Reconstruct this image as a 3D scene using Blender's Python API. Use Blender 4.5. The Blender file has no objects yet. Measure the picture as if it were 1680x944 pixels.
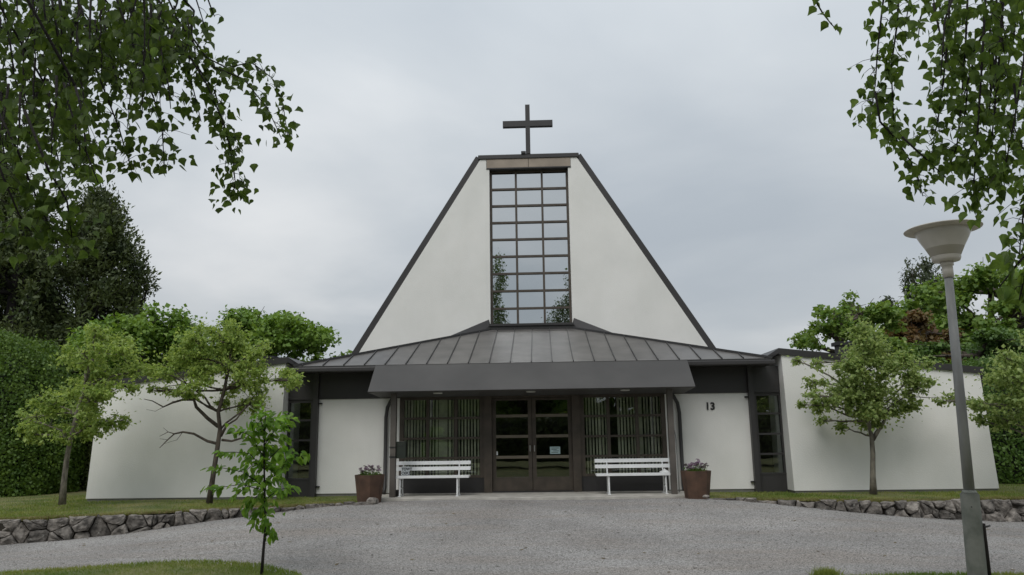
import bpy, math, random
import numpy as np
from mathutils import Vector, Matrix
R = math.radians
sc = bpy.context.scene
COL = sc.collection

# ------------------------------------------------------------------ camera
CAM = Vector((0.2185, -17.6076, 1.2238)); YAW, TILT, ROLL, FPX = 0.0356, 0.1934, 0.0139, 1250.0
right0 = Vector((math.cos(YAW), math.sin(YAW), 0))
fwd = Vector((-math.sin(YAW)*math.cos(TILT), math.cos(YAW)*math.cos(TILT), math.sin(TILT)))
up0 = right0.cross(fwd)
rv = math.cos(ROLL)*right0 - math.sin(ROLL)*up0
uv_ = math.sin(ROLL)*right0 + math.cos(ROLL)*up0
cd = bpy.data.cameras.new('camera'); cam = bpy.data.objects.new('camera', cd); COL.objects.link(cam)
cam.matrix_world = Matrix(((rv.x, uv_.x, -fwd.x, CAM.x), (rv.y, uv_.y, -fwd.y, CAM.y), (rv.z, uv_.z, -fwd.z, CAM.z), (0, 0, 0, 1)))
cd.sensor_width = 36; cd.lens = FPX/1680*36; cd.clip_start = 0.05; cd.clip_end = 3000
sc.camera = cam

def P(px, py, Y):
    """world point seen at photo pixel (px,py) on the plane at depth Y (used to lay things out at real distances)"""
    d = fwd + rv*((px-840)/FPX) - uv_*((py-472)/FPX)
    t = (Y-CAM.y)/d.y
    return CAM + d*t

# ------------------------------------------------------------------ sky, sun, exposure
SUN_EL, SUN_AZ = R(52), R(200)          # azimuth clockwise from +Y
w = bpy.data.worlds.new('World'); sc.world = w; w.use_nodes = True
nt = w.node_tree; nt.nodes.clear(); L = nt.links.new
def N(t, **k):
    n = nt.nodes.new(t)
    for a, b in k.items(): setattr(n, a, b)
    return n
out = N('ShaderNodeOutputWorld'); bg = N('ShaderNodeBackground'); bg.inputs['Strength'].default_value = 0.1
sky = N('ShaderNodeTexSky', sky_type='NISHITA', sun_disc=False, sun_elevation=SUN_EL, sun_rotation=SUN_AZ)
tc = N('ShaderNodeTexCoord'); sep = N('ShaderNodeSeparateXYZ'); L(tc.outputs['Generated'], sep.inputs[0])
# project the view direction on a cloud deck: (x/z, y/z)
zc = N('ShaderNodeMath', operation='MAXIMUM'); L(sep.outputs['Z'], zc.inputs[0]); zc.inputs[1].default_value = 0.0
za = N('ShaderNodeMath', operation='ADD'); L(zc.outputs[0], za.inputs[0]); za.inputs[1].default_value = 0.22
dx = N('ShaderNodeMath', operation='DIVIDE'); L(sep.outputs['X'], dx.inputs[0]); L(za.outputs[0], dx.inputs[1])
dy = N('ShaderNodeMath', operation='DIVIDE'); L(sep.outputs['Y'], dy.inputs[0]); L(za.outputs[0], dy.inputs[1])
cmb = N('ShaderNodeCombineXYZ'); L(dx.outputs[0], cmb.inputs[0]); L(dy.outputs[0], cmb.inputs[1])
n1 = N('ShaderNodeTexNoise'); n1.inputs['Scale'].default_value = 0.95; n1.inputs['Detail'].default_value = 6; n1.inputs['Roughness'].default_value = 0.48
n1.inputs['Distortion'].default_value = 0.25
mp = N('ShaderNodeMapping'); mp.inputs['Location'].default_value = (3.1, 1.7, 0); mp.inputs['Scale'].default_value = (0.95, 1.05, 1); mp.inputs['Rotation'].default_value = (0, 0, R(24))
L(cmb.outputs[0], mp.inputs[0]); L(mp.outputs[0], n1.inputs['Vector'])
cr = N('ShaderNodeValToRGB'); L(n1.outputs[0], cr.inputs[0])
e = cr.color_ramp.elements
e[0].position = 0.30; e[0].color = (0.415, 0.458, 0.502, 1)
e[1].position = 0.72; e[1].color = (0.72, 0.735, 0.745, 1)
m = e.new(0.50); m.color = (0.515, 0.552, 0.585, 1)
# an overcast sky is brighter towards the zenith
el = N('ShaderNodeMath', operation='MULTIPLY_ADD'); L(zc.outputs[0], el.inputs[0]); el.inputs[1].default_value = 9.8; el.inputs[2].default_value = 7.5
vm = N('ShaderNodeVectorMath', operation='SCALE'); L(cr.outputs[0], vm.inputs[0]); L(el.outputs[0], vm.inputs['Scale'])
mx = N('ShaderNodeMix', data_type='RGBA'); mx.inputs[0].default_value = 0.95
L(sky.outputs[0], mx.inputs[6]); L(vm.outputs[0], mx.inputs[7])
L(mx.outputs[2], bg.inputs[0]); L(bg.outputs[0], out.inputs[0])
sl = bpy.data.lights.new('sun', 'SUN'); sl.energy = 1.2; sl.angle = R(35); sl.color = (1, 0.97, 0.93)
sun = bpy.data.objects.new('sun', sl); COL.objects.link(sun)
sd = Vector((math.sin(SUN_AZ)*math.cos(SUN_EL), math.cos(SUN_AZ)*math.cos(SUN_EL), math.sin(SUN_EL)))
sun.rotation_euler = (-sd).to_track_quat('-Z', 'Y').to_euler()
sc.view_settings.view_transform = 'Standard'; sc.view_settings.look = 'None'
sc.view_settings.exposure = 0.12; sc.view_settings.gamma = 1.0; sc.view_settings.use_curve_mapping = False
sc.render.engine = 'CYCLES'
sc.cycles.use_denoising = True
sc.cycles.max_bounces = 8; sc.cycles.transparent_max_bounces = 16

# ------------------------------------------------------------------ materials
def mat(name, col, rough=0.6, metal=0.0, var=0.12, vscale=3.0, bump=0.0, bscale=80.0, col2=None, spec=0.5, obj_rand=0.0, detail=4.0, stretch=None):
    m = bpy.data.materials.new(name); m.use_nodes = True
    t = m.node_tree; b = t.nodes['Principled BSDF']
    b.inputs['Roughness'].default_value = rough; b.inputs['Metallic'].default_value = metal
    b.inputs['Specular IOR Level'].default_value = spec
    g = t.nodes.new('ShaderNodeNewGeometry')
    src = g.outputs['Position']
    if stretch:
        mp = t.nodes.new('ShaderNodeMapping'); mp.inputs['Scale'].default_value = stretch
        t.links.new(src, mp.inputs[0]); src = mp.outputs[0]
    n = t.nodes.new('ShaderNodeTexNoise'); n.inputs['Scale'].default_value = vscale; n.inputs['Detail'].default_value = detail
    t.links.new(src, n.inputs['Vector'])
    r = t.nodes.new('ShaderNodeValToRGB')
    c2 = col2 or tuple(c*(1+var) for c in col); c1 = col if col2 else tuple(c*(1-var) for c in col)
    r.color_ramp.elements[0].color = (*c1, 1); r.color_ramp.elements[1].color = (*c2, 1)
    r.color_ramp.elements[0].position = 0.35; r.color_ramp.elements[1].position = 0.65
    t.links.new(n.outputs[0], r.inputs[0]); cout = r.outputs[0]
    if obj_rand:
        oi = t.nodes.new('ShaderNodeObjectInfo'); mr = t.nodes.new('ShaderNodeMapRange')
        mr.inputs['To Min'].default_value = 1-obj_rand; mr.inputs['To Max'].default_value = 1+obj_rand
        t.links.new(oi.outputs['Random'], mr.inputs[0])
        hs = t.nodes.new('ShaderNodeHueSaturation'); t.links.new(mr.outputs[0], hs.inputs['Value']); t.links.new(cout, hs.inputs['Color'])
        cout = hs.outputs[0]
    t.links.new(cout, b.inputs['Base Color'])
    if bump:
        n2 = t.nodes.new('ShaderNodeTexNoise'); n2.inputs['Scale'].default_value = bscale; n2.inputs['Detail'].default_value = 5
        t.links.new(src, n2.inputs['Vector'])
        bp = t.nodes.new('ShaderNodeBump'); bp.inputs['Strength'].default_value = bump; bp.inputs['Distance'].default_value = 0.02
        t.links.new(n2.outputs[0], bp.inputs['Height']); t.links.new(bp.outputs[0], b.inputs['Normal'])
    return m

def leafmat(name, c1, c2, trans=0.35, scale=2.5, rough=0.5, obj_rand=0.0):
    m = mat(name, c1, rough, col2=c2, vscale=scale, detail=6.0, spec=0.35, obj_rand=obj_rand)
    t = m.node_tree; b = t.nodes['Principled BSDF']; o = t.nodes['Material Output']
    tr = t.nodes.new('ShaderNodeBsdfTranslucent'); ms = t.nodes.new('ShaderNodeMixShader'); ms.inputs[0].default_value = trans
    src = b.inputs['Base Color'].links[0].from_socket
    hs = t.nodes.new('ShaderNodeHueSaturation'); hs.inputs['Value'].default_value = 1.25; hs.inputs['Hue'].default_value = 0.485; hs.inputs['Saturation'].default_value = 1.1
    t.links.new(src, hs.inputs['Color']); t.links.new(hs.outputs[0], tr.inputs[0])
    t.links.new(b.outputs[0], ms.inputs[1]); t.links.new(tr.outputs[0], ms.inputs[2]); t.links.new(ms.outputs[0], o.inputs[0])
    return m

def glass(name, refl, tint, body):
    """reflecting window pane: part mirror, part body (None = see-through)"""
    m = bpy.data.materials.new(name); m.use_nodes = True; t = m.node_tree; t.nodes.clear()
    o = t.nodes.new('ShaderNodeOutputMaterial'); ms = t.nodes.new('ShaderNodeMixShader')
    gl = t.nodes.new('ShaderNodeBsdfGlossy'); gl.inputs['Roughness'].default_value = 0.01; gl.inputs['Color'].default_value = (*tint, 1)
    if body is None:
        bd = t.nodes.new('ShaderNodeBsdfTransparent'); bd.inputs[0].default_value = (0.92, 0.95, 0.92, 1)
    else:
        bd = t.nodes.new('ShaderNodeBsdfDiffuse'); bd.inputs[0].default_value = (*body, 1)
    g = t.nodes.new('ShaderNodeNewGeometry'); n = t.nodes.new('ShaderNodeTexNoise'); n.inputs['Scale'].default_value = 1.1
    t.links.new(g.outputs['Position'], n.inputs['Vector'])
    bp = t.nodes.new('ShaderNodeBump'); bp.inputs['Strength'].default_value = 0.06; bp.inputs['Distance'].default_value = 0.03
    t.links.new(n.outputs[0], bp.inputs['Height']); t.links.new(bp.outputs[0], gl.inputs['Normal'])
    fr = t.nodes.new('ShaderNodeFresnel'); fr.inputs[0].default_value = 1.5
    ad = t.nodes.new('ShaderNodeMath'); ad.operation = 'ADD'; ad.use_clamp = True; ad.inputs[1].default_value = refl
    t.links.new(fr.outputs[0], ad.inputs[0]); t.links.new(ad.outputs[0], ms.inputs[0])
    t.links.new(bd.outputs[0], ms.inputs[1]); t.links.new(gl.outputs[0], ms.inputs[2]); t.links.new(ms.outputs[0], o.inputs[0])
    return m

def stucco():
    m = mat('white_stucco', (0.735, 0.73, 0.70), 0.9, var=0.0, col2=(0.795, 0.785, 0.755), vscale=0.9, bump=0.22, bscale=45, detail=8, spec=0.2)
    t = m.node_tree; b = t.nodes['Principled BSDF']
    # faint vertical rain streaks and grime blots, worn into the render
    g = t.nodes.new('ShaderNodeNewGeometry'); mp = t.nodes.new('ShaderNodeMapping'); mp.inputs['Scale'].default_value = (1.6, 1.6, 0.7)
    n = t.nodes.new('ShaderNodeTexNoise'); n.inputs['Scale'].default_value = 1.0; n.inputs['Detail'].default_value = 7; n.inputs['Roughness'].default_value = 0.65
    t.links.new(g.outputs['Position'], mp.inputs[0]); t.links.new(mp.outputs[0], n.inputs['Vector'])
    r = t.nodes.new('ShaderNodeValToRGB'); r.color_ramp.elements[0].position = 0.28; r.color_ramp.elements[1].position = 0.6
    r.color_ramp.elements[0].color = (0.93, 0.93, 0.915, 1); r.color_ramp.elements[1].color = (1, 1, 1, 1)
    t.links.new(n.outputs[0], r.inputs[0])
    mx = t.nodes.new('ShaderNodeMix'); mx.data_type = 'RGBA'; mx.blend_type = 'MULTIPLY'; mx.inputs[0].default_value = 0.6
    src = b.inputs['Base Color'].links[0].from_socket
    t.links.new(src, mx.inputs[6]); t.links.new(r.outputs[0], mx.inputs[7]); t.links.new(mx.outputs[2], b.inputs['Base Color'])
    return m

def gravelmat():
    m = mat('gravel', (0.242, 0.231, 0.221), 0.95, col2=(0.335, 0.322, 0.309), vscale=0.55, bump=0.0, spec=0.15, detail=8)
    t = m.node_tree; b = t.nodes['Principled BSDF']
    g = t.nodes.new('ShaderNodeNewGeometry')
    v = t.nodes.new('ShaderNodeTexVoronoi'); v.inputs['Scale'].default_value = 75; t.links.new(g.outputs['Position'], v.inputs['Vector'])
    r = t.nodes.new('ShaderNodeMapRange'); r.inputs['To Min'].default_value = 0.55; r.inputs['To Max'].default_value = 1.45
    sp = t.nodes.new('ShaderNodeSeparateColor'); t.links.new(v.outputs['Color'], sp.inputs[0]); t.links.new(sp.outputs[0], r.inputs[0])
    hs = t.nodes.new('ShaderNodeHueSaturation'); t.links.new(r.outputs[0], hs.inputs['Value'])
    src = b.inputs['Base Color'].links[0].from_socket
    t.links.new(src, hs.inputs['Color']); t.links.new(hs.outputs[0], b.inputs['Base Color'])
    # raked, trampled streaks of browner sand
    mp2 = t.nodes.new('ShaderNodeMapping'); mp2.inputs['Scale'].default_value = (0.35, 1.7, 1); t.links.new(g.outputs['Position'], mp2.inputs[0])
    n3 = t.nodes.new('ShaderNodeTexNoise'); n3.inputs['Scale'].default_value = 1.0; n3.inputs['Detail'].default_value = 8; n3.inputs['Roughness'].default_value = .62; t.links.new(mp2.outputs[0], n3.inputs['Vector'])
    r3 = t.nodes.new('ShaderNodeMapRange'); r3.inputs['From Min'].default_value = .46; r3.inputs['From Max'].default_value = .66; r3.inputs['To Max'].default_value = .5; t.links.new(n3.outputs[0], r3.inputs[0])
    mx = t.nodes.new('ShaderNodeMix'); mx.data_type = 'RGBA'; mx.inputs[7].default_value = (.27, .232, .20, 1); t.links.new(r3.outputs[0], mx.inputs[0]); t.links.new(src, mx.inputs[6]); t.links.new(mx.outputs[2], hs.inputs['Color'])
    bp = t.nodes.new('ShaderNodeBump'); bp.inputs['Strength'].default_value = 0.9; bp.inputs['Distance'].default_value = 0.012; bp.invert = True
    t.links.new(v.outputs['Distance'], bp.inputs['Height']); t.links.new(bp.outputs[0], b.inputs['Normal'])
    return m

M = dict(
    stucco=stucco(),
    plinth=mat('grey_plinth', (0.16, 0.16, 0.14), 0.9, bump=0.3),
    dark=mat('dark_sheet_metal', (0.040, 0.038, 0.038), 0.45, var=0.12, vscale=0.8, spec=0.4),
    fascia=mat('canopy_sheet_metal', (0.058, 0.055, 0.052), 0.55, var=0.14, vscale=0.9, spec=0.35, bump=0.25, bscale=1.6),
    roof=mat('roof_sheet_metal', (0.092, 0.086, 0.080), 0.42, var=0.2, vscale=2.2, obj_rand=0.12, spec=0.5, bump=0.22, bscale=2.5, detail=8),
    seam=mat('roof_seam_metal', (0.030, 0.029, 0.029), 0.5),
    brown=mat('brown_frame', (0.066, 0.052, 0.039), 0.5, var=0.2, vscale=5),
    rail=mat('door_rail', (0.16, 0.135, 0.10), 0.45, var=0.1),
    column=mat('column_brown', (0.095, 0.083, 0.072), 0.5, var=0.15),
    beige=mat('beige_panel', (0.30, 0.25, 0.20), 0.7, var=0.14, vscale=2.0),
    tglass=glass('tower_glass', 0.56, (0.92, 0.96, 0.98), (0.02, 0.022, 0.022)),
    glass=glass('entrance_glass', 0.045, (0.95, 0.97, 0.97), None),
    black=mat('black_iron', (0.012, 0.012, 0.012), 0.5),
    white=mat('white_paint', (0.74, 0.75, 0.75), 0.4, var=0.05),
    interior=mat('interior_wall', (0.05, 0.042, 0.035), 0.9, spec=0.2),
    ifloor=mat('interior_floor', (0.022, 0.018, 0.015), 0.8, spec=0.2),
    blind=mat('blind_fabric', (0.82, 0.79, 0.66), 0.9, var=0.12, vscale=6, obj_rand=0.2),
    corten=mat('rusted_steel', (0.060, 0.034, 0.022), 0.85, col2=(0.105, 0.058, 0.037), vscale=4, bump=0.3, bscale=60, detail=8),
    soil=mat('potting_soil', (0.03, 0.022, 0.016), 0.95),
    concrete=mat('pale_concrete', (0.42, 0.40, 0.36), 0.9, var=0.15, vscale=4, bump=0.3),
    gravel=gravelmat(),
    pebble=mat('pebble', (0.165, 0.155, 0.145), 0.9, col2=(0.50, 0.48, 0.45), vscale=37, detail=2),
    lawn=mat('lawn_ground', (0.085, 0.105, 0.03), 0.95, col2=(0.18, 0.165, 0.065), vscale=1.4, bump=0.5, bscale=50, detail=7),
    grass=leafmat('grass_blade', (0.120, 0.195, 0.030), (0.260, 0.290, 0.080), 0.38, scale=1.4),
    straw=leafmat('dry_grass', (0.16, 0.135, 0.05), (0.32, 0.27, 0.13), 0.3, scale=5),
    field=mat('far_lawn', (0.06, 0.085, 0.025), 0.95, col2=(0.09, 0.11, 0.03), vscale=0.5),
    stone=mat('granite', (0.060, 0.053, 0.046), 0.9, col2=(0.25, 0.225, 0.20), vscale=9, bump=1.0, bscale=22, obj_rand=0.42, detail=10),
    litter=mat('dead_leaf', (0.05, 0.035, 0.02), 0.9, col2=(0.16, 0.12, 0.05), vscale=9),
    gap=mat('wall_earth', (0.032, 0.027, 0.02), 1.0),
    bark=mat('bark', (0.035, 0.027, 0.021), 0.95, col2=(0.11, 0.09, 0.07), vscale=14, bump=0.8, bscale=40, stretch=(1, 1, 0.35)),
    greybark=mat('grey_bark', (0.07, 0.06, 0.05), 0.95, col2=(0.21, 0.19, 0.15), vscale=12, bump=0.8, bscale=40, stretch=(1, 1, 0.4)),
    darkbark=mat('dark_bark', (0.012, 0.009, 0.008), 0.9, bump=0.5),
    birchbark=mat('birch_bark', (0.06, 0.055, 0.05), 0.8, col2=(0.62, 0.60, 0.56), vscale=7, bump=0.4, stretch=(1, 1, 2.2)),
    birch=leafmat('birch_leaf', (0.058, 0.105, 0.021), (0.135, 0.210, 0.045), 0.56, scale=22, obj_rand=0.35),
    rowan=leafmat('pale_leaf', (0.155, 0.260, 0.046), (0.410, 0.505, 0.155), 0.5, scale=16),
    hawthorn=leafmat('hawthorn_leaf', (0.110, 0.195, 0.038), (0.400, 0.480, 0.180), 0.5, scale=16),
    sapling=leafmat('sapling_leaf', (0.100, 0.235, 0.030), (0.250, 0.420, 0.070), 0.55, scale=9, obj_rand=0.3),
    maple=leafmat('maple_leaf', (0.115, 0.215, 0.032), (0.220, 0.340, 0.068), 0.35, scale=1.2),
    greenb=leafmat('broad_leaf', (0.100, 0.195, 0.034), (0.215, 0.310, 0.068), 0.42, scale=3.5),
    conifer=leafmat('conifer_needle', (0.036, 0.056, 0.019), (0.095, 0.122, 0.038), 0.25, scale=1.2),
    hedge=leafmat('hedge_leaf', (0.060, 0.120, 0.019), (0.135, 0.215, 0.040), 0.3, scale=4),
    thuja=leafmat('yew_leaf', (0.050, 0.108, 0.020), (0.112, 0.190, 0.040), 0.28, scale=3),
    redleaf=leafmat('russet_leaf', (0.11, 0.055, 0.022), (0.16, 0.12, 0.04), 0.3, scale=2),
    weeping=leafmat('grey_green_leaf', (0.050, 0.068, 0.034), (0.080, 0.100, 0.050), 0.3, scale=1.5),
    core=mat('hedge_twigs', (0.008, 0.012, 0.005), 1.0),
    purple=mat('purple_petal', (0.34, 0.18, 0.33), 0.7, col2=(0.72, 0.58, 0.70), vscale=22),
    darkpurple=mat('wine_petal', (0.05, 0.012, 0.032), 0.7, col2=(0.16, 0.07, 0.13), vscale=22),
    pole=mat('galvanised_pole', (0.22, 0.222, 0.218), 0.6, var=0.22, vscale=7, bump=0.15, metal=0.2, stretch=(1, 1, 0.3)),
    sleeve=mat('weathered_sleeve', (0.105, 0.115, 0.098), 0.8, col2=(0.18, 0.185, 0.165), vscale=6, bump=0.3, detail=8),
    shade=mat('cream_lamp_shade', (0.52, 0.485, 0.44), 0.35, var=0.06, vscale=5),
    shadetop=mat('lamp_lid', (0.50, 0.46, 0.41), 0.6, var=0.12, vscale=9),
    mailbox=mat('green_metal', (0.020, 0.026, 0.019), 0.45),
    paper=mat('white_paper', (0.72, 0.74, 0.74), 0.8, var=0.03),
    cyan=mat('pale_blue_paper', (0.42, 0.56, 0.57), 0.7, var=0.05),
    ink=mat('dark_ink', (0.02, 0.025, 0.03), 0.8),
    chrome=mat('steel_handle', (0.55, 0.55, 0.55), 0.3, metal=0.9),
    lens=mat('downlight_lens', (0.55, 0.55, 0.5), 0.4),
    rod=mat('grey_rod', (0.25, 0.25, 0.24), 0.6),
)

def lichen(m):
    t = m.node_tree; b = t.nodes['Principled BSDF']; src = b.inputs['Base Color'].links[0].from_socket
    g = t.nodes.new('ShaderNodeNewGeometry'); n = t.nodes.new('ShaderNodeTexNoise'); n.inputs['Scale'].default_value = 15; n.inputs['Detail'].default_value = 9; n.inputs['Roughness'].default_value = .7
    t.links.new(g.outputs['Position'], n.inputs['Vector'])
    r = t.nodes.new('ShaderNodeMapRange'); r.inputs['From Min'].default_value = .60; r.inputs['From Max'].default_value = .69; t.links.new(n.outputs[0], r.inputs[0])
    mx = t.nodes.new('ShaderNodeMix'); mx.data_type = 'RGBA'; mx.inputs[7].default_value = (.33, .325, .29, 1)
    t.links.new(r.outputs[0], mx.inputs[0]); t.links.new(src, mx.inputs[6]); t.links.new(mx.outputs[2], b.inputs['Base Color'])
lichen(M['stone'])
# ------------------------------------------------------------------ builders
WL = {}      # object -> world location of its root
def link(o, parent=None):
    COL.objects.link(o)
    if parent is not None: o.parent = parent
    return o
def tag(o, label, cat, group=None):
    o['label'] = label; o['category'] = cat
    if group: o['group'] = group
    return o
def thing(name, label, cat, loc=(0, 0, 0), group=None):
    o = bpy.data.objects.new(name, None); o.location = loc; o.empty_display_size = 0.2
    link(o); tag(o, label, cat, group); WL[o] = Vector(loc); return o

class MB:
    def __init__(s): s.v = []; s.f = []
    def add(s, vs, fs):
        b = len(s.v); s.v += [tuple(v) for v in vs]; s.f += [tuple(i+b for i in f) for f in fs]; return s
    def box(s, x0, x1, y0, y1, z0, z1):
        v = [(x0,y0,z0),(x1,y0,z0),(x1,y1,z0),(x0,y1,z0),(x0,y0,z1),(x1,y0,z1),(x1,y1,z1),(x0,y1,z1)]
        return s.add(v, [(0,3,2,1),(4,5,6,7),(0,1,5,4),(1,2,6,5),(2,3,7,6),(3,0,4,7)])
    def hexa(s, lo, hi):      # two matching polygons -> closed solid
        n = len(lo)
        return s.add(list(lo)+list(hi), [tuple(range(n-1, -1, -1)), tuple(range(n, 2*n))]+[(i, (i+1) % n, n+(i+1) % n, n+i) for i in range(n)])
    def bar(s, a, b, wx, wz, up=(0, 0, 1)):
        a, b = Vector(a), Vector(b); d = (b-a).normalized(); sd_ = d.cross(Vector(up)).normalized(); u = sd_.cross(d)
        q = lambda p: [p+sd_*wx/2*i+u*wz/2*j for i, j in ((-1,-1),(1,-1),(1,1),(-1,1))]
        return s.hexa(q(a), q(b))
    def tube(s, pts, rad, n=8, cap=True):
        pts = [Vector(p) for p in pts]
        if not hasattr(rad, '__len__'): rad = [rad]*len(pts)
        rings = []; u = None
        for i, p in enumerate(pts):
            d = (pts[min(i+1, len(pts)-1)]-pts[max(i-1, 0)])
            d = d.normalized() if d.length > 1e-9 else Vector((0, 0, 1))
            if u is None: u = d.orthogonal().normalized()
            else:
                u = (u-d*u.dot(d)); u = u.normalized() if u.length > 1e-6 else d.orthogonal().normalized()
            v = d.cross(u)
            rings.append([p+(u*math.cos(2*math.pi*k/n)+v*math.sin(2*math.pi*k/n))*rad[i] for k in range(n)])
        b = len(s.v)
        for r in rings: s.v += [tuple(p) for p in r]
        for i in range(len(rings)-1):
            for k in range(n):
                s.f.append((b+i*n+k, b+i*n+(k+1) % n, b+(i+1)*n+(k+1) % n, b+(i+1)*n+k))
        if cap:
            s.f.append(tuple(b+k for k in range(n-1, -1, -1))); s.f.append(tuple(b+(len(rings)-1)*n+k for k in range(n)))
        return s
    def lathe(s, c, prof, n=24):
        b = len(s.v)
        for r, z in prof:
            for k in range(n):
                a = 2*math.pi*k/n; s.v.append((c[0]+r*math.cos(a), c[1]+r*math.sin(a), c[2]+z))
        for i in range(len(prof)-1):
            for k in range(n):
                s.f.append((b+i*n+k, b+i*n+(k+1) % n, b+(i+1)*n+(k+1) % n, b+(i+1)*n+k))
        s.f.append(tuple(b+k for k in range(n-1, -1, -1))); s.f.append(tuple(b+(len(prof)-1)*n+k for k in range(n)))
        return s
    def build(s, name, m, parent=None, smooth=False, bevel=0, kind=None):
        off = WL[parent] if parent is not None else Vector((0, 0, 0))
        me = bpy.data.meshes.new(name); me.from_pydata([(v[0]-off.x, v[1]-off.y, v[2]-off.z) for v in s.v], [], s.f)
        me.materials.append(M[m]); me.update()
        if smooth: me.polygons.foreach_set('use_smooth', [True]*len(me.polygons))
        o = link(bpy.data.objects.new(name, me), parent); WL[o] = off
        if bevel:
            bv = o.modifiers.new('bevel', 'BEVEL'); bv.width = bevel; bv.segments = 2; bv.limit_method = 'ANGLE'
        if kind: o['kind'] = kind
        return o
def npmesh(name, V, F, m, parent=None, kind=None, smooth=False):
    V = np.asarray(V, dtype=np.float32).reshape(-1, 3).copy(); F = np.asarray(F, dtype=np.int32)
    off = WL[parent] if parent is not None else Vector((0, 0, 0))
    V -= np.array(off, dtype=np.float32)
    me = bpy.data.meshes.new(name); k = F.shape[1]
    me.vertices.add(len(V)); me.vertices.foreach_set('co', V.ravel())
    me.loops.add(F.size); me.loops.foreach_set('vertex_index', F.ravel())
    me.polygons.add(len(F)); me.polygons.foreach_set('loop_start', np.arange(0, F.size, k, dtype=np.int32))
    me.update(calc_edges=True); me.materials.append(M[m])
    if smooth: me.polygons.foreach_set('use_smooth', np.ones(len(F), dtype=bool))
    o = link(bpy.data.objects.new(name, me), parent); WL[o] = off
    if kind: o['kind'] = kind
    return o
def B(*a): return MB().box(*a)
def struct(o): o['kind'] = 'structure'; return o

# ------------------------------------------------------------------ ground
def sstep(t): t = np.clip(t, 0, 1); return t*t*(3-2*t)
def gz(x, y):
    a = sstep((-np.asarray(y, float)-1.8)/7.0); b = sstep((np.abs(x)-3.2)/6.2)
    return -0.05-0.40*(1-(1-a)*(1-b))+0.012*np.sin(x*1.3+.5)*np.sin(y*0.9)
struct(MB().add([(-900,-900,-.75),(900,-900,-.75),(900,900,-.75),(-900,900,-.75)], [(0,1,2,3)]).build('ground', 'field'))

LW = [(-3.62,-1.80),(-4.4,-2.25),(-5.2,-2.75),(-6.4,-3.25),(-7.4,-3.9),(-8.9,-4.55),(-11.5,-5.6),(-17,-7.0)]
RW = [(3.62,-1.75),(4.3,-2.05),(5.0,-2.30),(5.9,-2.62),(7.0,-2.78),(9.1,-2.55),(12,-2.3),(17,-2.2)]
def path_at(pth, x):
    xs = [p[0] for p in pth]; ys = [p[1] for p in pth]
    if xs[0] > xs[-1]: xs, ys = xs[::-1], ys[::-1]
    return np.interp(x, xs, ys)

# gravel drive: one sheet running under the terrace edges
xs = np.arange(-30, 30.01, 0.5); ys = np.arange(-15, -0.99, 0.5)
GX, GY = np.meshgrid(xs, ys); GZ = gz(GX, GY)
V = np.stack([GX, GY, GZ], -1).reshape(-1, 3); nx = len(xs)
F = [[j*nx+i, j*nx+i+1, (j+1)*nx+i+1, (j+1)*nx+i] for j in range(len(ys)-1) for i in range(nx-1)
     if GZ[j, i] > -9 and not (abs(xs[i]) < 40 and ys[j] > -1.2)]
struct(npmesh('gravel_drive', V, F, 'gravel', smooth=True))

struct(MB().add([(-45,-70,-.47),(45,-70,-.47),(45,-14.9,-.47),(-45,-14.9,-.47)], [(0,1,2,3)]).build('reflection_lawn', 'lawn'))  # unseen lawn behind the viewer, added to darken the ground mirrored in the doors

# terraces (lawns held by the low stone walls)
def terrace(name, pth, side):
    xx = np.linspace(3.3, 45, 120)*side; vs = []; fs = []
    for x in xx:
        y0 = float(path_at(pth, np.clip(x, -17, 17)))+0.10
        for k in range(9):
            y = y0+(70-y0)*(k/8)**3
            z = (-0.05 if k else -0.07)+0.015*math.sin(x*1.7+k)
            vs.append((x, y, z))
    n = 9
    for i in range(len(xx)-1):
        for k in range(n-1):
            q = (i*n+k, (i+1)*n+k, (i+1)*n+k+1, i*n+k+1)
            fs.append(q if side > 0 else q[::-1])
    return struct(MB().add(vs, fs).build(name, 'lawn', smooth=True))
terrace('left_lawn', LW, -1); terrace('right_lawn', RW, 1)
# turf islands in front of the drive
def island(name, outline, nseg=40):
    cx = sum(p[0] for p in outline)/len(outline); cy = sum(p[1] for p in outline)/len(outline)
    vs = []; fs = []; rings = [1.0, 0.94, 0.8, 0.5, 0.0]; n = len(outline)
    for r in rings:
        for (x, y) in outline:
            X, Y = cx+(x-cx)*r, cy+(y-cy)*r
            h = {1.0: -0.03, 0.94: 0.008, 0.8: 0.02, 0.5: 0.025, 0.0: 0.025}[r]
            vs.append((X, Y, float(gz(X, Y))+h))
    for k in range(len(rings)-1):
        for i in range(n): fs.append((k*n+i, k*n+(i+1) % n, (k+1)*n+(i+1) % n, (k+1)*n+i))
    return struct(MB().add(vs, fs).build(name, 'lawn', smooth=True))
def rounded(pts, n=60):
    out_ = []; m_ = len(pts)
    for i in range(m_):
        p0, p1, p2, p3 = [np.array(pts[(i+k-1) % m_]) for k in range(4)]
        for t in np.linspace(0, 1, n//m_, endpoint=False):
            out_.append(tuple(0.5*((2*p1)+(-p0+p2)*t+(2*p0-5*p1+4*p2-p3)*t*t+(-p0+3*p1-3*p2+p3)*t**3)))
    return out_
ISL_L = rounded([(-9.5,-8.0),(-6.9,-7.40),(-5.0,-6.90),(-3.9,-7.0),(-3.15,-7.42),(-2.72,-8.2),(-3.4,-10.5),(-7,-12.5),(-11,-11)])
ISL_R = rounded([(3.3,-8.6),(4.3,-8.0),(6.0,-7.95),(8.5,-8.3),(9.5,-10),(7,-12.5),(4,-11)])
island('left_turf_island', ISL_L); island('right_turf_island', ISL_R)

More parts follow.
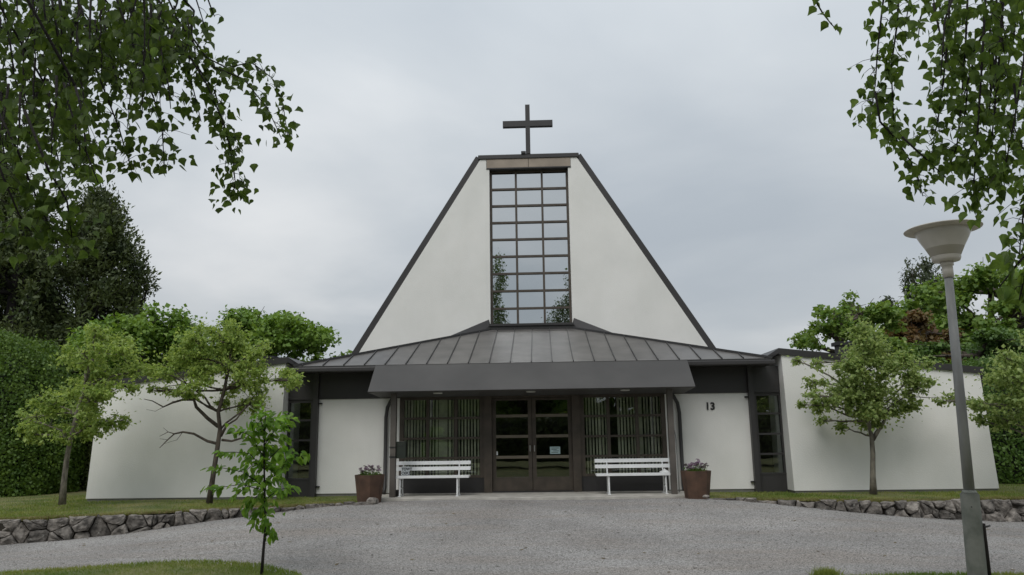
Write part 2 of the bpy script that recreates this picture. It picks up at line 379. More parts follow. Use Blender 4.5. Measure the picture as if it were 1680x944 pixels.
def inpoly(x, y, poly):
    c = np.zeros(len(x), bool); n = len(poly); j = n-1
    for i in range(n):
        xi, yi = poly[i]; xj, yj = poly[j]
        c ^= ((yi > y) != (yj > y)) & (x < (xj-xi)*(y-yi)/((yj-yi) or 1e-9)+xi); j = i
    return c
rng = np.random.default_rng(5)
def blades(name, label, x, y, z, h0, h1, m_='grass'):
    n = len(x); a = rng.uniform(0, 2*math.pi, n); h = rng.uniform(h0, h1, n); wd = rng.uniform(.004, .008, n)
    lean = rng.normal(0, .45, (n, 2))*h[:, None]
    base = np.stack([x, y, z], -1); side = np.stack([np.cos(a), np.sin(a), 0*a], -1)*wd[:, None]
    tip = base+np.stack([lean[:, 0], lean[:, 1], h], -1)
    V = np.stack([base-side, base+side, tip], 1).reshape(-1, 3); F = np.arange(3*n).reshape(-1, 3)
    o = npmesh(name, V, F, m_, kind='stuff'); o['label'] = label; o['category'] = 'grass'; return o
def sample_terrace(pth, side, n, x1):
    x = rng.uniform(3.4, x1, n)*side; y0 = path_at(pth, x)+0.06; y = y0+rng.uniform(0, 1, n)**1.4*(1.0-y0+0.4)
    k = ~((np.abs(x) < 5.7) & (y > -.05)) & ~((np.abs(x) < 10.0) & (y > -.5)) | ((np.abs(x) < 5.6) & (y < -0.08))
    return x[k], y[k], np.full(k.sum(), -.06)
x, y, z = sample_terrace(LW, -1, 60000, 14); blades('grass', 'thin mown grass on the terrace left of the entrance', x, y, z, .02, .055)
x, y, z = sample_terrace(RW, 1, 52000, 14); blades('grass', 'thin mown grass on the terrace right of the entrance', x, y, z, .02, .055)
for poly, lab, n in ((ISL_L, 'mown grass on the turf island under the sapling', 90000), (ISL_R, 'mown grass round the foot of the lamp post', 60000)):
    bx = [p[0] for p in poly]; by = [p[1] for p in poly]
    x = rng.uniform(min(bx), max(bx), n*2); y = rng.uniform(min(by), max(by), n*2); k = inpoly(x, y, poly) & (y > -11.5); x, y = x[k][:n], y[k][:n]
    blades('grass', lab, x, y, gz(x, y)+.005, .02, .055)
for pth, sd_, lab in ((LW, -1, 'dry straw-coloured grass along the top of the left stone wall'), (RW, 1, 'dry straw-coloured grass along the top of the right stone wall')):
    n = 16000; x = rng.uniform(3.7, 11.5, n)*sd_; y = path_at(pth, x)+.05+np.abs(rng.normal(0, .20, n))
    blades('dry_grass', lab, x, y, np.full(n, -.065), .02, .06, 'straw')
c = P(1356, 938, -8.05); n = 500
blades('grass_tuft', 'small grass tuft growing out of the gravel', rng.normal(c.x, .07, n), rng.normal(-8.05, .05, n), np.full(n, -.44), .05, .13)
# loose pebbles on the drive
ico = np.array([(1,0,0),(0,1,0),(-1,0,0),(0,-1,0),(0,0,.75),(0,0,-.4)], float)
icf = np.array([(0,1,4),(1,2,4),(2,3,4),(3,0,4),(1,0,5),(2,1,5),(3,2,5),(0,3,5)])
n = 42000; x = rng.uniform(-10.5, 9.5, n); y = -1.9-rng.uniform(0, 1, n)**.8*7.6
k = ~inpoly(x, y, ISL_L) & ~inpoly(x, y, ISL_R) & (y < np.where(x < 0, path_at(LW, np.minimum(x, -3.62)), path_at(RW, np.maximum(x, 3.62)))-.05)
x, y = x[k], y[k]; n = len(x); s = rng.lognormal(math.log(.0065), .35, n); a = rng.uniform(0, 6.28, n)
vv = ico[None]*s[:, None, None]*rng.uniform(.7, 1.3, (n, 1, 3)); ca, sa = np.cos(a)[:, None], np.sin(a)[:, None]
vx = vv[..., 0]*ca-vv[..., 1]*sa+x[:, None]; vy = vv[..., 0]*sa+vv[..., 1]*ca+y[:, None]; vz = vv[..., 2]+(gz(x, y)+.002)[:, None]
o = npmesh('loose_gravel', np.stack([vx, vy, vz], -1), (np.arange(n)[:, None, None]*6+icf[None]).reshape(-1, 3), 'pebble', kind='stuff')
o['label'] = 'loose pebbles lying on the drive'; o['category'] = 'gravel'

n = 260; x = rng.uniform(-9, 9, n); y = -2.2-rng.uniform(0, 1, n)*6.5; z = gz(x, y)+.008; a = rng.uniform(0, 6.28, n); s = rng.uniform(.015, .045, n)
c0 = np.stack([x, y, z], -1); u0 = np.stack([np.cos(a), np.sin(a), rng.uniform(-.1, .3, n)], -1)*s[:, None]; v0 = np.stack([-np.sin(a), np.cos(a), rng.uniform(0, .3, n)], -1)*(s*.4)[:, None]
k = ~inpoly(x, y, ISL_L) & ~inpoly(x, y, ISL_R) & (y < np.where(x < 0, path_at(LW, np.minimum(x, -3.62)), path_at(RW, np.maximum(x, 3.62)))-.1)
V = np.stack([c0-u0, c0-v0, c0+u0, c0+v0], 1)[k]
o = npmesh('leaf_litter', V, np.arange(V.shape[0]*4).reshape(-1, 4), 'litter', kind='stuff'); o['label'] = 'scattered fallen leaves and twigs on the drive'; o['category'] = 'leaf litter'
# ------------------------------------------------------------------ dry stone walls
def clip(poly, p, q):     # keep side of poly nearer to p than q (weighted by stone size)
    nx_, ny_ = q[0]-p[0], q[1]-p[1]; f_ = .5+(p[2]-q[2])/(2*(nx_*nx_+ny_*ny_)+1e-6); f_ = max(.2, min(.8, f_))
    mid = (p[0]+nx_*f_, p[1]+ny_*f_); o_ = []
    for i in range(len(poly)):
        a, b = poly[i], poly[(i+1) % len(poly)]
        da = (a[0]-mid[0])*nx_+(a[1]-mid[1])*ny_; db = (b[0]-mid[0])*nx_+(b[1]-mid[1])*ny_
        if da <= 0: o_.append(a)
        if (da < 0) != (db < 0) and da != db:
            t = da/(da-db); o_.append((a[0]+(b[0]-a[0])*t, a[1]+(b[1]-a[1])*t))
    return o_
def stone_wall(pth, label, seed, x_end):
    rg = random.Random(seed)
    pts = [Vector((p[0], p[1])) for p in pth]; seg = [0]
    for a, b in zip(pts, pts[1:]): seg.append(seg[-1]+(b-a).length)
    def at(s):
        s = max(0, min(s, seg[-1]))
        for i in range(len(pts)-1):
            if s <= seg[i+1]+1e-9:
                t = (s-seg[i])/(seg[i+1]-seg[i]); d = (pts[i+1]-pts[i]).normalized()
                return pts[i].lerp(pts[i+1], t), d
    root = thing('stone_wall', label, 'stone wall', (pth[0][0], pth[0][1], 0), 'low stone walls holding the terraces')
    sgn = 1 if pth[0][0] > 0 else -1
    smax = next(s for s in np.arange(0, seg[-1], .05) if abs(at(s)[0].x) > x_end)
    top = lambda s: -0.035+0.02*math.sin(s*3.1)
    bot = lambda s: float(gz(at(s)[0].x, at(s)[0].y))-.03
    # earth backing
    m = MB(); ss = np.linspace(0.05, smax, 60)
    for s0, s1 in zip(ss, ss[1:]):
        qs = []
        for s_ in (s0, s1):
            p, d = at(s_); nrm = Vector((d.y, -d.x))*sgn
            if nrm.y > 0: nrm = -nrm
            f = p+nrm*0.02; bk = p-nrm*0.25
            qs.append([(f.x, f.y, bot(s_)-.1), (bk.x, bk.y, bot(s_)-.1), (bk.x, bk.y, top(s_)-.05), (f.x, f.y, top(s_)-.05)])
        m.hexa(qs[0], qs[1])
    m.build('earth_backing', 'gap', root)
    seeds = []; s_ = 0.1
    while s_ < smax:
        h = top(s_)-bot(s_); rows = max(1, round(h/rg.choice((.10, .14, .19))))
        step = rg.choice((.13, .19, .26, .38))*rg.uniform(.85, 1.15)
        for r_ in range(rows):
            zf = (r_+.5+rg.uniform(-.32, .32))/rows
            seeds.append((s_+rg.uniform(-.12, .12)+(r_ % 2)*.13, zf, h))
        s_ += step
    P2 = [(a, bot(a)+zf*h, rg.uniform(0, .016)) for a, zf, h in seeds]
    for i, p in enumerate(P2):
        z1 = top(p[0])+rg.uniform(-.02, .02); z0 = bot(p[0])
        if z1-z0 < .03: z1 = z0+.05
        poly = [(p[0]-.36, z0), (p[0]+.36, z0), (p[0]+.36, z1), (p[0]-.36, z1)]
        for j, q in enumerate(P2):
            if j != i and abs(q[0]-p[0]) < .8 and len(poly) > 2: poly = clip(poly, p, q)
        if len(poly) < 3: continue
        cx = sum(a for a, b in poly)/len(poly); cz = sum(b for a, b in poly)/len(poly)
        # resample outline, round the corners, roughen
        ring = []
        for k in range(len(poly)):
            a, b = poly[k], poly[(k+1) % len(poly)]
            ln = math.hypot(b[0]-a[0], b[1]-a[1]); nn = max(1, int(ln/.06))
            for t in range(nn): ring.append((a[0]+(b[0]-a[0])*t/nn, a[1]+(b[1]-a[1])*t/nn))
        n_ = len(ring)
        if n_ < 4: continue
        for _ in range(rg.choice((0, 0, 1))): ring = [((ring[k-1][0]+2*ring[k][0]+ring[(k+1) % n_][0])/4, (ring[k-1][1]+2*ring[k][1]+ring[(k+1) % n_][1])/4) for k in range(n_)]
        depth = rg.uniform(.03, .15); tx, tz = rg.uniform(-.05, .05), rg.uniform(-.06, .04)
        vs = []; fs = []
        for sc_, dp in ((.95, -.3), (.975, .35), (.86, .85), (.5, 1.0)):
            for (a, b) in ring:
                jit = rg.uniform(.92, 1.05)*(1+.07*math.sin(3*math.atan2(b-cz, a-cx)+i))
                A = cx+(a-cx)*sc_*jit; Bz = cz+(b-cz)*sc_*jit
                pp, d = at(A); nrm = Vector((d.y, -d.x))*sgn
                if nrm.y > 0: nrm = -nrm
                off = .01+depth*dp+(tx*(a-cx)/.15+tz*(b-cz)/.1)*max(dp, 0)*.45+rg.uniform(-.012, .012)
                q = pp+nrm*off; vs.append((q.x, q.y, Bz))
        for k4 in range(3):
            for k in range(n_): fs.append((k4*n_+k, k4*n_+(k+1) % n_, (k4+1)*n_+(k+1) % n_, (k4+1)*n_+k))
        fs.append(tuple(3*n_+k for k in range(n_)))
        if sgn < 0: fs = [f[::-1] for f in fs]
        MB().add(vs, fs).build('stone', 'stone', root)
    return root
stone_wall(LW, 'low grey fieldstone wall at the left edge of the gravel', 3, 11.0)
stone_wall(RW, 'low dark fieldstone wall behind the lamp post', 8, 10.6)
def rock(name, label, c, r, seed, flat=.7):
    rg = random.Random(seed); m = MB(); n_ = 9; prof = [(.75, -.5), (1, -.1), (.92, .45), (.5, .8)]
    vs = []; fs = []
    ph = [rg.uniform(.78, 1.2) for _ in range(n_)]
    for rr, zz in prof:
        for k in range(n_):
            a = 2*math.pi*k/n_; q = rr*ph[k]*rg.uniform(.93, 1.07); vs.append((c[0]+r[0]*q*math.cos(a), c[1]+r[1]*q*math.sin(a), c[2]+r[2]*(zz+rg.uniform(-.08, .08))))
    for i in range(len(prof)-1):
        for k in range(n_): fs.append((i*n_+k, i*n_+(k+1) % n_, (i+1)*n_+(k+1) % n_, (i+1)*n_+k))
    fs.append(tuple(3*n_+k for k in range(n_))); fs.append(tuple(range(n_-1, -1, -1)))
    o = m.add(vs, fs).build(name, 'stone'); tag(o, label, 'stone', 'loose stones by the planters'); return o
rock('stone', 'brown angular stone leaning at the corner of the left planter', P(611, 822, -2.0)+Vector((0, 0, -.02)), (.13, .1, .1), 1)
rock('stone', 'flat pale stone at the foot of the left planter', P(594, 827, -2.05)+Vector((0, 0, -.01)), (.17, .1, .055), 2)
rock('stone', 'small whitish stone under the right planter', P(1158, 815, -1.95), (.08, .06, .04), 4)

# ------------------------------------------------------------------ church
CH = thing('church_building', 'white church with steep gable window tower, dark sheet roof and low wings', 'church', (0, 0, 0))
def part(mb, name, m, parent=CH, **k): return mb.build(name, m, parent, **k)
# entrance slab
part(B(-3.38, 3.38, -1.42, 0.35, -.16, 0.0), 'entrance_slab', 'concrete', bevel=.01)
# columns
for s in (-1, 1):
    co = part(B(s*2.97-.06, s*2.97+.06, -1.08, -.94, 0, 2.23), 'column', 'column', bevel=.008)
    if s < 0:
        for z in (.82, 1.02): part(B(-3.037, -2.903, -1.088, -.93, z, z+.03), 'strap', 'black', co)
# glazed front: frames, panes
ZT = [0.0, 0.33, 0.77, 1.21, 1.66, 2.08, 2.2]
def glazing(x0, x1, ncol, name):
    wnd = part(B(x0, x1, .02, .10, 2.08, 2.26), name, 'brown')
    part(B(x0, x1, .015, .11, 0.0, .33), 'kick_panel', 'dark', wnd)
    part(B(x0, x1, -.005, .115, .33, .385), 'sill', 'brown', wnd)
    cw = (x1-x0)/ncol
    for i in range(ncol+1):
        xx = x0+i*cw; hw = .035 if 0 < i < ncol else .05
        xx = min(max(xx, x0+hw), x1-hw)
        part(B(xx-hw, xx+hw, .0, .11, .385, 2.08), 'mullion', 'brown', wnd)
    for i in range(ncol):
        a = x0+i*cw+(.10 if i == 0 else .035); b = x0+(i+1)*cw-(.10 if i == ncol-1 else .035)
        for z in ZT[2:5]: part(B(a, b, .006, .10, z-.025, z+.025), 'transom', 'brown', wnd)
        for z0, z1 in zip(ZT[1:5], ZT[2:6]):
            za_ = z0+(.055 if z0 == .33 else .025); zb_ = z1-(.025 if z1 < 2 else 0)
            part(B(a, b, .05, .06, za_, zb_), 'pane', 'glass', wnd)
    return wnd
glazing(-3.03, -1.09, 3, 'entrance_window'); glazing(1.09, 3.03, 3, 'entrance_window')
for s in (-1, 1): part(B(s*1.0-.09, s*1.0+.09, -.06, .14, 0, 2.26), 'door_post', 'brown')
part(B(-.91, .91, .0, .12, 2.10, 2.26), 'door_head', 'brown')
part(B(-.91, .91, -.03, .13, 0.0, .025), 'threshold', 'dark')
for s in (-1, 1):
    a, b = (-.905, -.006) if s < 0 else (.006, .905)
    d = part(B(a, a+.085, .03, .08, .03, 2.09), 'door', 'brown')
    part(B(b-.085, b, .03, .08, .03, 2.09), 'stile', 'brown', d)
    part(B(a+.085, b-.085, .032, .078, .03, .33), 'bottom_panel', 'brown', d)
    part(B(a+.085, b-.085, .032, .078, 2.04, 2.09), 'top_rail', 'brown', d)
    for z in (.77, 1.23, 1.69): part(B(a+.085, b-.085, .024, .082, z-.032, z+.032), 'rail', 'rail', d)
    for z0, z1 in ((.33, .738), (.802, 1.198), (1.262, 1.658), (1.722, 2.04)): part(B(a+.085, b-.085, .05, .058, z0, z1), 'pane', 'glass', d)
    hx = -.05 if s < 0 else .05
    part(MB().tube([(hx, .03, .90), (hx, -.03, .90), (hx, -.03, 1.02), (hx, .03, 1.02)], .010, 8), 'handle', 'chrome', d)
nt_ = part(B(.40, .63, .043, .048, .83, .99), 'notice', 'cyan')
for i, (x0, x1) in enumerate(((.43, .60), (.43, .55), (.47, .60), (.43, .58))): part(B(x0, x1, .041, .0432, .955-i*.032, .965-i*.032), 'text_line', 'ink', nt_)
part(B(-.815, -.785, .042, .049, .82, .90), 'sticker', 'paper')
# entrance hall behind the glass
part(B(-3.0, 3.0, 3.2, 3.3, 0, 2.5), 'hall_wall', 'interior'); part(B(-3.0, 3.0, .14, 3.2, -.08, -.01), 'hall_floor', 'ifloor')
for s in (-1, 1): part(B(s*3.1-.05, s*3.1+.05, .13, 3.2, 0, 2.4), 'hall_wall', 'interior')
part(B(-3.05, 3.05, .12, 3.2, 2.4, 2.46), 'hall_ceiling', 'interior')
# white panels either side of the entrance
for s in (-1, 1):
    a, b = sorted((s*3.03, s*4.90))
    part(B(a, b, 0, .30, .02, 2.13), 'wall_panel', 'stucco')
    part(B(a, b, .02, .30, -.25, .02), 'plinth', 'plinth')
    # dark frieze above
    a, b = sorted((s*3.0, s*4.955)); part(B(a, b, -.03, .25, 2.13, 2.72), 'frieze_panel', 'dark')
    a, b = sorted((s*4.956, s*5.62)); part(B(a, b, -.032, .25, 2.13, 2.72), 'frieze_panel', 'dark')
    pst = part(B(s*4.955-.055, s*4.955+.055, -.13, .02, -.05, 2.735), 'post', 'dark')
    for z in (.16, 2.02): part(B(s*4.86-.035, s*4.86+.035, -.06, -.003, z, z+.03), 'bracket', 'black')
    # slim side window
    x0, x1 = sorted((s*5.02, s*5.66))
    wn = part(B(x0, x1, .0, .10, 2.06, 2.13), 'side_window', 'dark')
    part(B(x0, x1, .0, .10, -.1, .32), 'kick_panel', 'dark', wn)
    part(B(x0, x1, -.012, .10, .32, .36), 'sill', 'dark', wn)
    for xx in (x0, x1-.07): part(B(xx, xx+.07, .0, .10, .36, 2.06), 'mullion', 'dark', wn)
    part(B(*( (x0-.005, x0+.012) if s > 0 else (x1-.012, x1+.005)), -.02, .0, .0, 2.06), 'flashing', 'lens', wn)
    for z in (.77, 1.21, 1.66): part(B(x0+.07, x1-.07, .006, .09, z-.022, z+.022), 'transom', 'dark', wn)
    for z0, z1 in ((.36, .748), (.792, 1.188), (1.232, 1.638), (1.682, 2.06)): part(B(x0+.07, x1-.07, .05, .058, z0, z1), 'pane', 'glass', wn)
    x0, x1 = sorted((s*4.98, s*5.75)); part(B(x0, x1, .9, .95, 0, 2.5), 'hall_wall', 'interior')
    # eave gutter and soffit
    a, b = sorted((s*3.40, s*5.34)); g = part(B(a, b, -.79, -.66, 2.70, 2.80), 'gutter', 'dark', bevel=.02)
    part(B(a, b, -.665, .1, 2.722, 2.76), 'soffit', 'dark')
    # downpipe at the entrance
    X = s*3.13
    part(MB().tube([(X-s*.04, -.72, 2.6), (X-s*.03, -.60, 2.34), (X-s*.02, -.22, 2.18), (X+s*.08, -.10, 2.08), (X+s*.17, -.07, 1.92), (X+s*.20, -.07, 1.7), (X+s*.20, -.07, .12), (X+s*.20, -.16, .02)], .042, 10), 'downpipe', 'dark', smooth=True)
# canopy
XC = 3.44
part(MB().hexa([(-XC,-1.50,2.20),(XC,-1.50,2.20),(XC,-.76,2.83),(-XC,-.76,2.83)][::-1], [(-XC,-1.47,2.185),(XC,-1.47,2.185),(XC,-.10,2.14),(-XC,-.10,2.14)][::-1]), 'canopy', 'fascia')
part(MB().hexa([(XC+.002,-1.49,2.19),(XC+.002,-.12,2.135),(XC+.002,-.12,2.8),(XC+.002,-.76,2.8)], [(XC-.05,-1.49,2.19),(XC-.05,-.12,2.135),(XC-.05,-.12,2.8),(XC-.05,-.76,2.8)]), 'canopy_side', 'fascia')
part(MB().hexa([(-XC-.002,-1.49,2.19),(-XC-.002,-.12,2.135),(-XC-.002,-.12,2.8),(-XC-.002,-.76,2.8)], [(-XC+.05,-1.49,2.19),(-XC+.05,-.12,2.135),(-XC+.05,-.12,2.8),(-XC+.05,-.76,2.8)]), 'canopy_side', 'fascia')
for px in (718, 871, 1026):
    p = P(px, 643, -1.15); part(MB().lathe((p.x, -1.12, 2.155), [(.085, 0), (.10, .004), (.10, .03)], 20), 'downlight', 'lens')
# low hipped front roof: standing seam panels
ZE, YE, XE, SL, HK, YT, XT = 2.835, -.74, 5.26, .352, .832, 2.73, 1.10
hipY = lambda x: min(YT, YE+(XE-abs(x))*HK)
rz = lambda y: ZE+SL*(y-YE)
roof = part(MB().hexa([(-XE,YE,ZE-.05),(XE,YE,ZE-.05),(XT,YT,rz(YT)-.05),(-XT,YT,rz(YT)-.05)], [(-XE,YE+.02,ZE-.02),(XE,YE+.02,ZE-.02),(XT,YT,rz(YT)-.02),(-XT,YT,rz(YT)-.02)]), 'roof', 'seam')
PW = .4655; edges = [x for x in [k*PW+.02 for k in range(-12, 13)] if abs(x) < XE-.02]; edges = [-XE]+edges+[XE]
for a, b in zip(edges, edges[1:]):
    mid = [x for x in (-XT, XT) if a < x < b]
    a2, b2 = a+.004, b-.004
    xs_ = [a2]+mid+[b2]
    lo = [(a2, YE, rz(YE)), (b2, YE, rz(YE))]+[(x, max(hipY(x), YE+.002), rz(max(hipY(x), YE+.002))) for x in xs_[::-1]]
    part(MB().hexa([(x, y, z-.02) for x, y, z in lo], lo), 'roof_panel', 'roof', roof)
for x in edges[1:-1]:
    y1 = hipY(x); part(MB().bar((x, YE-.005, rz(YE)+.012), (x, y1, rz(y1)+.012), .016, .034), 'seam', 'seam', roof)
for s in (-1, 1):
    part(MB().bar((s*(XE+.02), YE-.02, ZE+.015), (s*XT, YT, rz(YT)+.02), .07, .05), 'hip_cap', 'seam', roof)
    q = [(s*XE, YE, ZE), (s*XT, YT, rz(YT)), (s*XT, 12, rz(YT)), (s*XE, 12, ZE)]
    part(MB().hexa([(x, y, z-.06) for x, y, z in q], [(x, y, z-.004) for x, y, z in q]), 'side_slope', 'roof', roof)
part(B(-XE, XE, YE-.03, YE+.01, ZE-.07, ZE-.005), 'drip_edge', 'seam', roof)
# body of the church below the roofs
for s in (-1, 1): part(B(*sorted((s*5.2, s*5.1)), .5, 12, 0, 2.7), 'side_wall', 'stucco')
part(B(-5.2, 5.2, 12, 12.2, 0, 3), 'back_wall', 'stucco')
# steep gable: two white fields, reveals, verges, long roof behind
YG, YWn = 3.0, 3.22
XTOP, ZTOP, GS = 1.33, 9.07, 1.628
gx = lambda z: XTOP+(ZTOP-z)/GS
for s in (-1, 1):
    lo = [(s*1.20, 2.9), (s*gx(2.9), 2.9), (s*gx(9.0), 9.0), (s*1.20, 9.0)]
    f = [(x, YG, z) for x, z in lo]; bk = [(x, YG+.28, z) for x, z in lo]
    if s > 0: f, bk = bk, f
    part(MB().hexa(f, bk), 'gable_wall', 'stucco')
    part(B(*sorted((s*1.20, s*1.12)), YG+.004, YWn+.1, 4.25, 8.7), 'reveal', 'stucco')
    z0 = 2.95
    part(MB().bar((s*(gx(z0)+.05), YG-.02+.1, z0-.02), (s*(XTOP+.045), YG-.02+.1, ZTOP-.03), .28, .13, up=(0, -1, 0.0)), 'verge_trim', 'dark')
    q = [(s*(gx(z0)+.02), YG+.15, z0), (s*(XTOP+.02), YG+.15, ZTOP), (s*(XTOP+.02), 16, ZTOP), (s*(gx(z0)+.02), 16, z0)]
    part(MB().hexa([(x-s*.12, y, z-.06) for x, y, z in q], q), 'nave_roof', 'dark')
    # wedge-shaped upstand where the gable foot meets the roof
    A = (s*2.12, 2.03, rz(2.03)+.01); Bq = (s*1.08, 2.80, rz(2.73)+.03); Cq = (s*1.16, 2.985, 4.38); Dq = (s*2.15, 2.985, 3.93)
    part(MB().add([A, Bq, Cq, Dq, (s*2.12, 2.99, 3.6), (s*1.08, 2.99, 3.6)], [(0, 1, 2), (0, 2, 3), (0, 3, 4), (1, 5, 2), (0, 4, 5, 1)]), 'upstand', 'dark')
part(B(-XTOP-.105, XTOP+.105, YG-.035, 16, ZTOP-.075, ZTOP+.06), 'ridge_cap', 'dark', bevel=.02)
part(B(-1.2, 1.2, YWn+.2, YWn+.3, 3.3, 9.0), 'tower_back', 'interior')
for s in (-1, 1): part(B(*sorted((s*.006, s*1.19)), YG-.01, YG+.3, 8.74, 9.01), 'head_panel', 'beige')
part(B(-1.2, 1.2, YG-.02, YG+.30, 8.705, 8.738), 'head_trim', 'dark')
part(B(-1.16, 1.16, 2.70, YWn+.1, 3.6, 4.15), 'apron', 'dark')
part(B(-1.14, 1.14, 2.66, YWn+.06, 4.15, 4.21), 'sill', 'dark')
tw = part(B(-1.115, 1.115, YWn-.03, YWn+.08, 8.655, 8.704), 'tower_window', 'brown')
X0, X1, Z0, Z1 = -1.115, 1.115, 4.215, 8.655
cw, rh = (X1-X0)/3, (Z1-Z0)/9
for i in range(4):
    xx = min(max(X0+i*cw, X0+.03), X1-.03); part(B(xx-.03, xx+.03, YWn-.045, YWn+.06, Z0, Z1), 'mullion', 'brown', tw)
rg = random.Random(4)
for j in range(9):
    for i in range(3):
        a = X0+i*cw+(.06 if i == 0 else .03); b = X0+(i+1)*cw-(.06 if i == 2 else .03); z0 = Z0+j*rh
        part(B(a, b, YWn-.04, YWn+.05, z0-.028+(.028 if j == 0 else 0), z0+.028), 'transom', 'brown', tw)
        t1, t2 = rg.uniform(-.0022, .0022), rg.uniform(-.003, .003); y0 = YWn+.01; cx_, cz_ = (a+b)/2, z0+rh/2
        q = [(x_, y0+t1*(x_-cx_)*1.4+t2*(z_-cz_), z_) for x_, z_ in ((a, z0+.028), (b, z0+.028), (b, z0+rh-.028), (a, z0+rh-.028))]
        part(MB().hexa([(x_, y_+.008, z_) for x_, y_, z_ in q][::-1], q[::-1]), 'pane', 'tglass', tw)
# cross
cz0 = ZTOP+.06
part(B(-.065, .065, 2.95, 3.08, cz0, 10.62), 'cross_upright', 'dark')
part(B(-.715, .715, 2.945, 3.085, 9.955, 10.13), 'cross_arm', 'dark')
part(B(-.20, -.07, 2.93, 3.06, cz0, cz0+.07), 'spotlight', 'black')
# wings with falling dark cap
for s in (-1, 1):
    xi, xo = 5.63, 9.94; zi, zo = 2.97, 2.48; yt, yb = -.30, -.46; yr = 8
    f = [(s*xi, yb, 0), (s*xo, yb, 0), (s*xo, yt, zo), (s*xi, yt, zi)]
    bk = [(s*xi, yr, 0), (s*xo, yr, 0), (s*xo, yr, zo), (s*xi, yr, zi)]
    if s < 0: f, bk = f[::-1], bk[::-1]
    wg = part(MB().hexa(f[::-1], bk[::-1]), 'wing_wall', 'stucco')
    x0, x1 = sorted((s*xi, s*xo)); part(B(x0+.02, x1-.02, -.44, 7.9, -.3, -.002), 'plinth', 'plinth')
    zc_ = lambda x: zi+(zo-zi)*(x-xi)/(xo-xi)
    a, b = xi-.06, xo+.07
    q = [(s*a, yt-.05, zc_(a)-.02), (s*b, yt-.05, zc_(b)-.02), (s*b, yr, zc_(b)-.02), (s*a, yr, zc_(a)-.02)]
    if s < 0: q = q[::-1]
    part(MB().hexa([(x, y, z+.0) for x, y, z in q], [(x, y, z+.14) for x, y, z in q]), 'wing_roof', 'dark')
    # sloped inner edge dropping to the low roof
    q = [(s*a, yt-.045, zc_(a)), (s*a, yt-.045, zc_(a)+.115), (s*(a-.22), yt+.15, zc_(a)-.04), (s*(a-.20), yt+.15, zc_(a)-.12)]
    q2 = [(x, 5.0, z) for x, y, z in q]
    if s > 0: q, q2 = q[::-1], q2[::-1]
    part(MB().hexa(q, q2), 'roof_edge', 'dark')
    part(B(*sorted((s*(xo+.02), s*(xo+.06))), yt-.02, yt+.9, zo-.26, zo-.02), 'edge_board', 'dark')
    vx = 6.85 if s < 0 else 7.9
    vt = part(B(s*vx-.14, s*vx+.14, 1.85, 2.15, 2.6, 3.30 if s < 0 else 3.38), 'roof_vent', 'dark')
    part(B(s*vx-.2, s*vx+.2, 1.8, 2.2, 3.30 if s < 0 else 3.38, 3.36 if s < 0 else 3.47), 'vent_cap', 'black', vt)
# house number
def digit(ch, x, z, h):
    cu = bpy.data.curves.new('digit', 'FONT'); cu.body = ch; cu.size = h*1.38; cu.extrude = .008; cu.offset = .007
    tmp = bpy.data.objects.new('digit', cu); me = bpy.data.meshes.new_from_object(tmp); bpy.data.objects.remove(tmp)
    me.materials.clear(); me.materials.append(M['black'])
    o = link(bpy.data.objects.new('house_number_digit', me), CH); o.location = (x, -.012, z); o.rotation_euler = (R(90), 0, 0); WL[o] = Vector((0, 0, 0))
digit('1', 3.925, 1.765, .165); digit('3', 4.04, 1.765, .165)

# vertical blinds inside
rg = random.Random(9)
def blinds(x0, x1, label, open_=()):
    t = thing('vertical_blind', label, 'blind', ((x0+x1)/2, .3, 0), 'vertical blinds behind the entrance glass')
    part(B(x0, x1, .16, .22, 2.10, 2.14), 'head_rail', 'brown', t)
    x = x0+.03
    while x < x1:
        wd = rg.choice((.016, .02, .022, .026)); a = rg.uniform(.05, .5)
        if any(o0 < x < o1 for o0, o1 in open_): wd = .10; a = .08
        q = [(x-wd*math.cos(a), .19-wd*math.sin(a)), (x+wd*math.cos(a), .19+wd*math.sin(a))]
        m = MB(); m.hexa([(q[0][0], q[0][1], .12), (q[1][0], q[1][1], .12), (q[1][0]+.002, q[1][1]+.003, .12), (q[0][0]+.002, q[0][1]+.003, .12)],
                         [(q[0][0], q[0][1], 2.10), (q[1][0], q[1][1], 2.10), (q[1][0]+.002, q[1][1]+.003, 2.10), (q[0][0]+.002, q[0][1]+.003, 2.10)])
        m.build('blind_slat', 'blind', t)
        x += (.073 if wd < .05 else .16)*rg.uniform(.96, 1.06)
blinds(-2.95, -1.15, 'vertical slat blind behind the glass left of the doors', ((-2.12, -2.02),))
blinds(1.15, 1.75, 'narrow stretch of vertical blind just right of the doors')
blinds(1.95, 2.95, 'vertical slat blind behind the glass beside the right column', ((2.40, 2.56),))

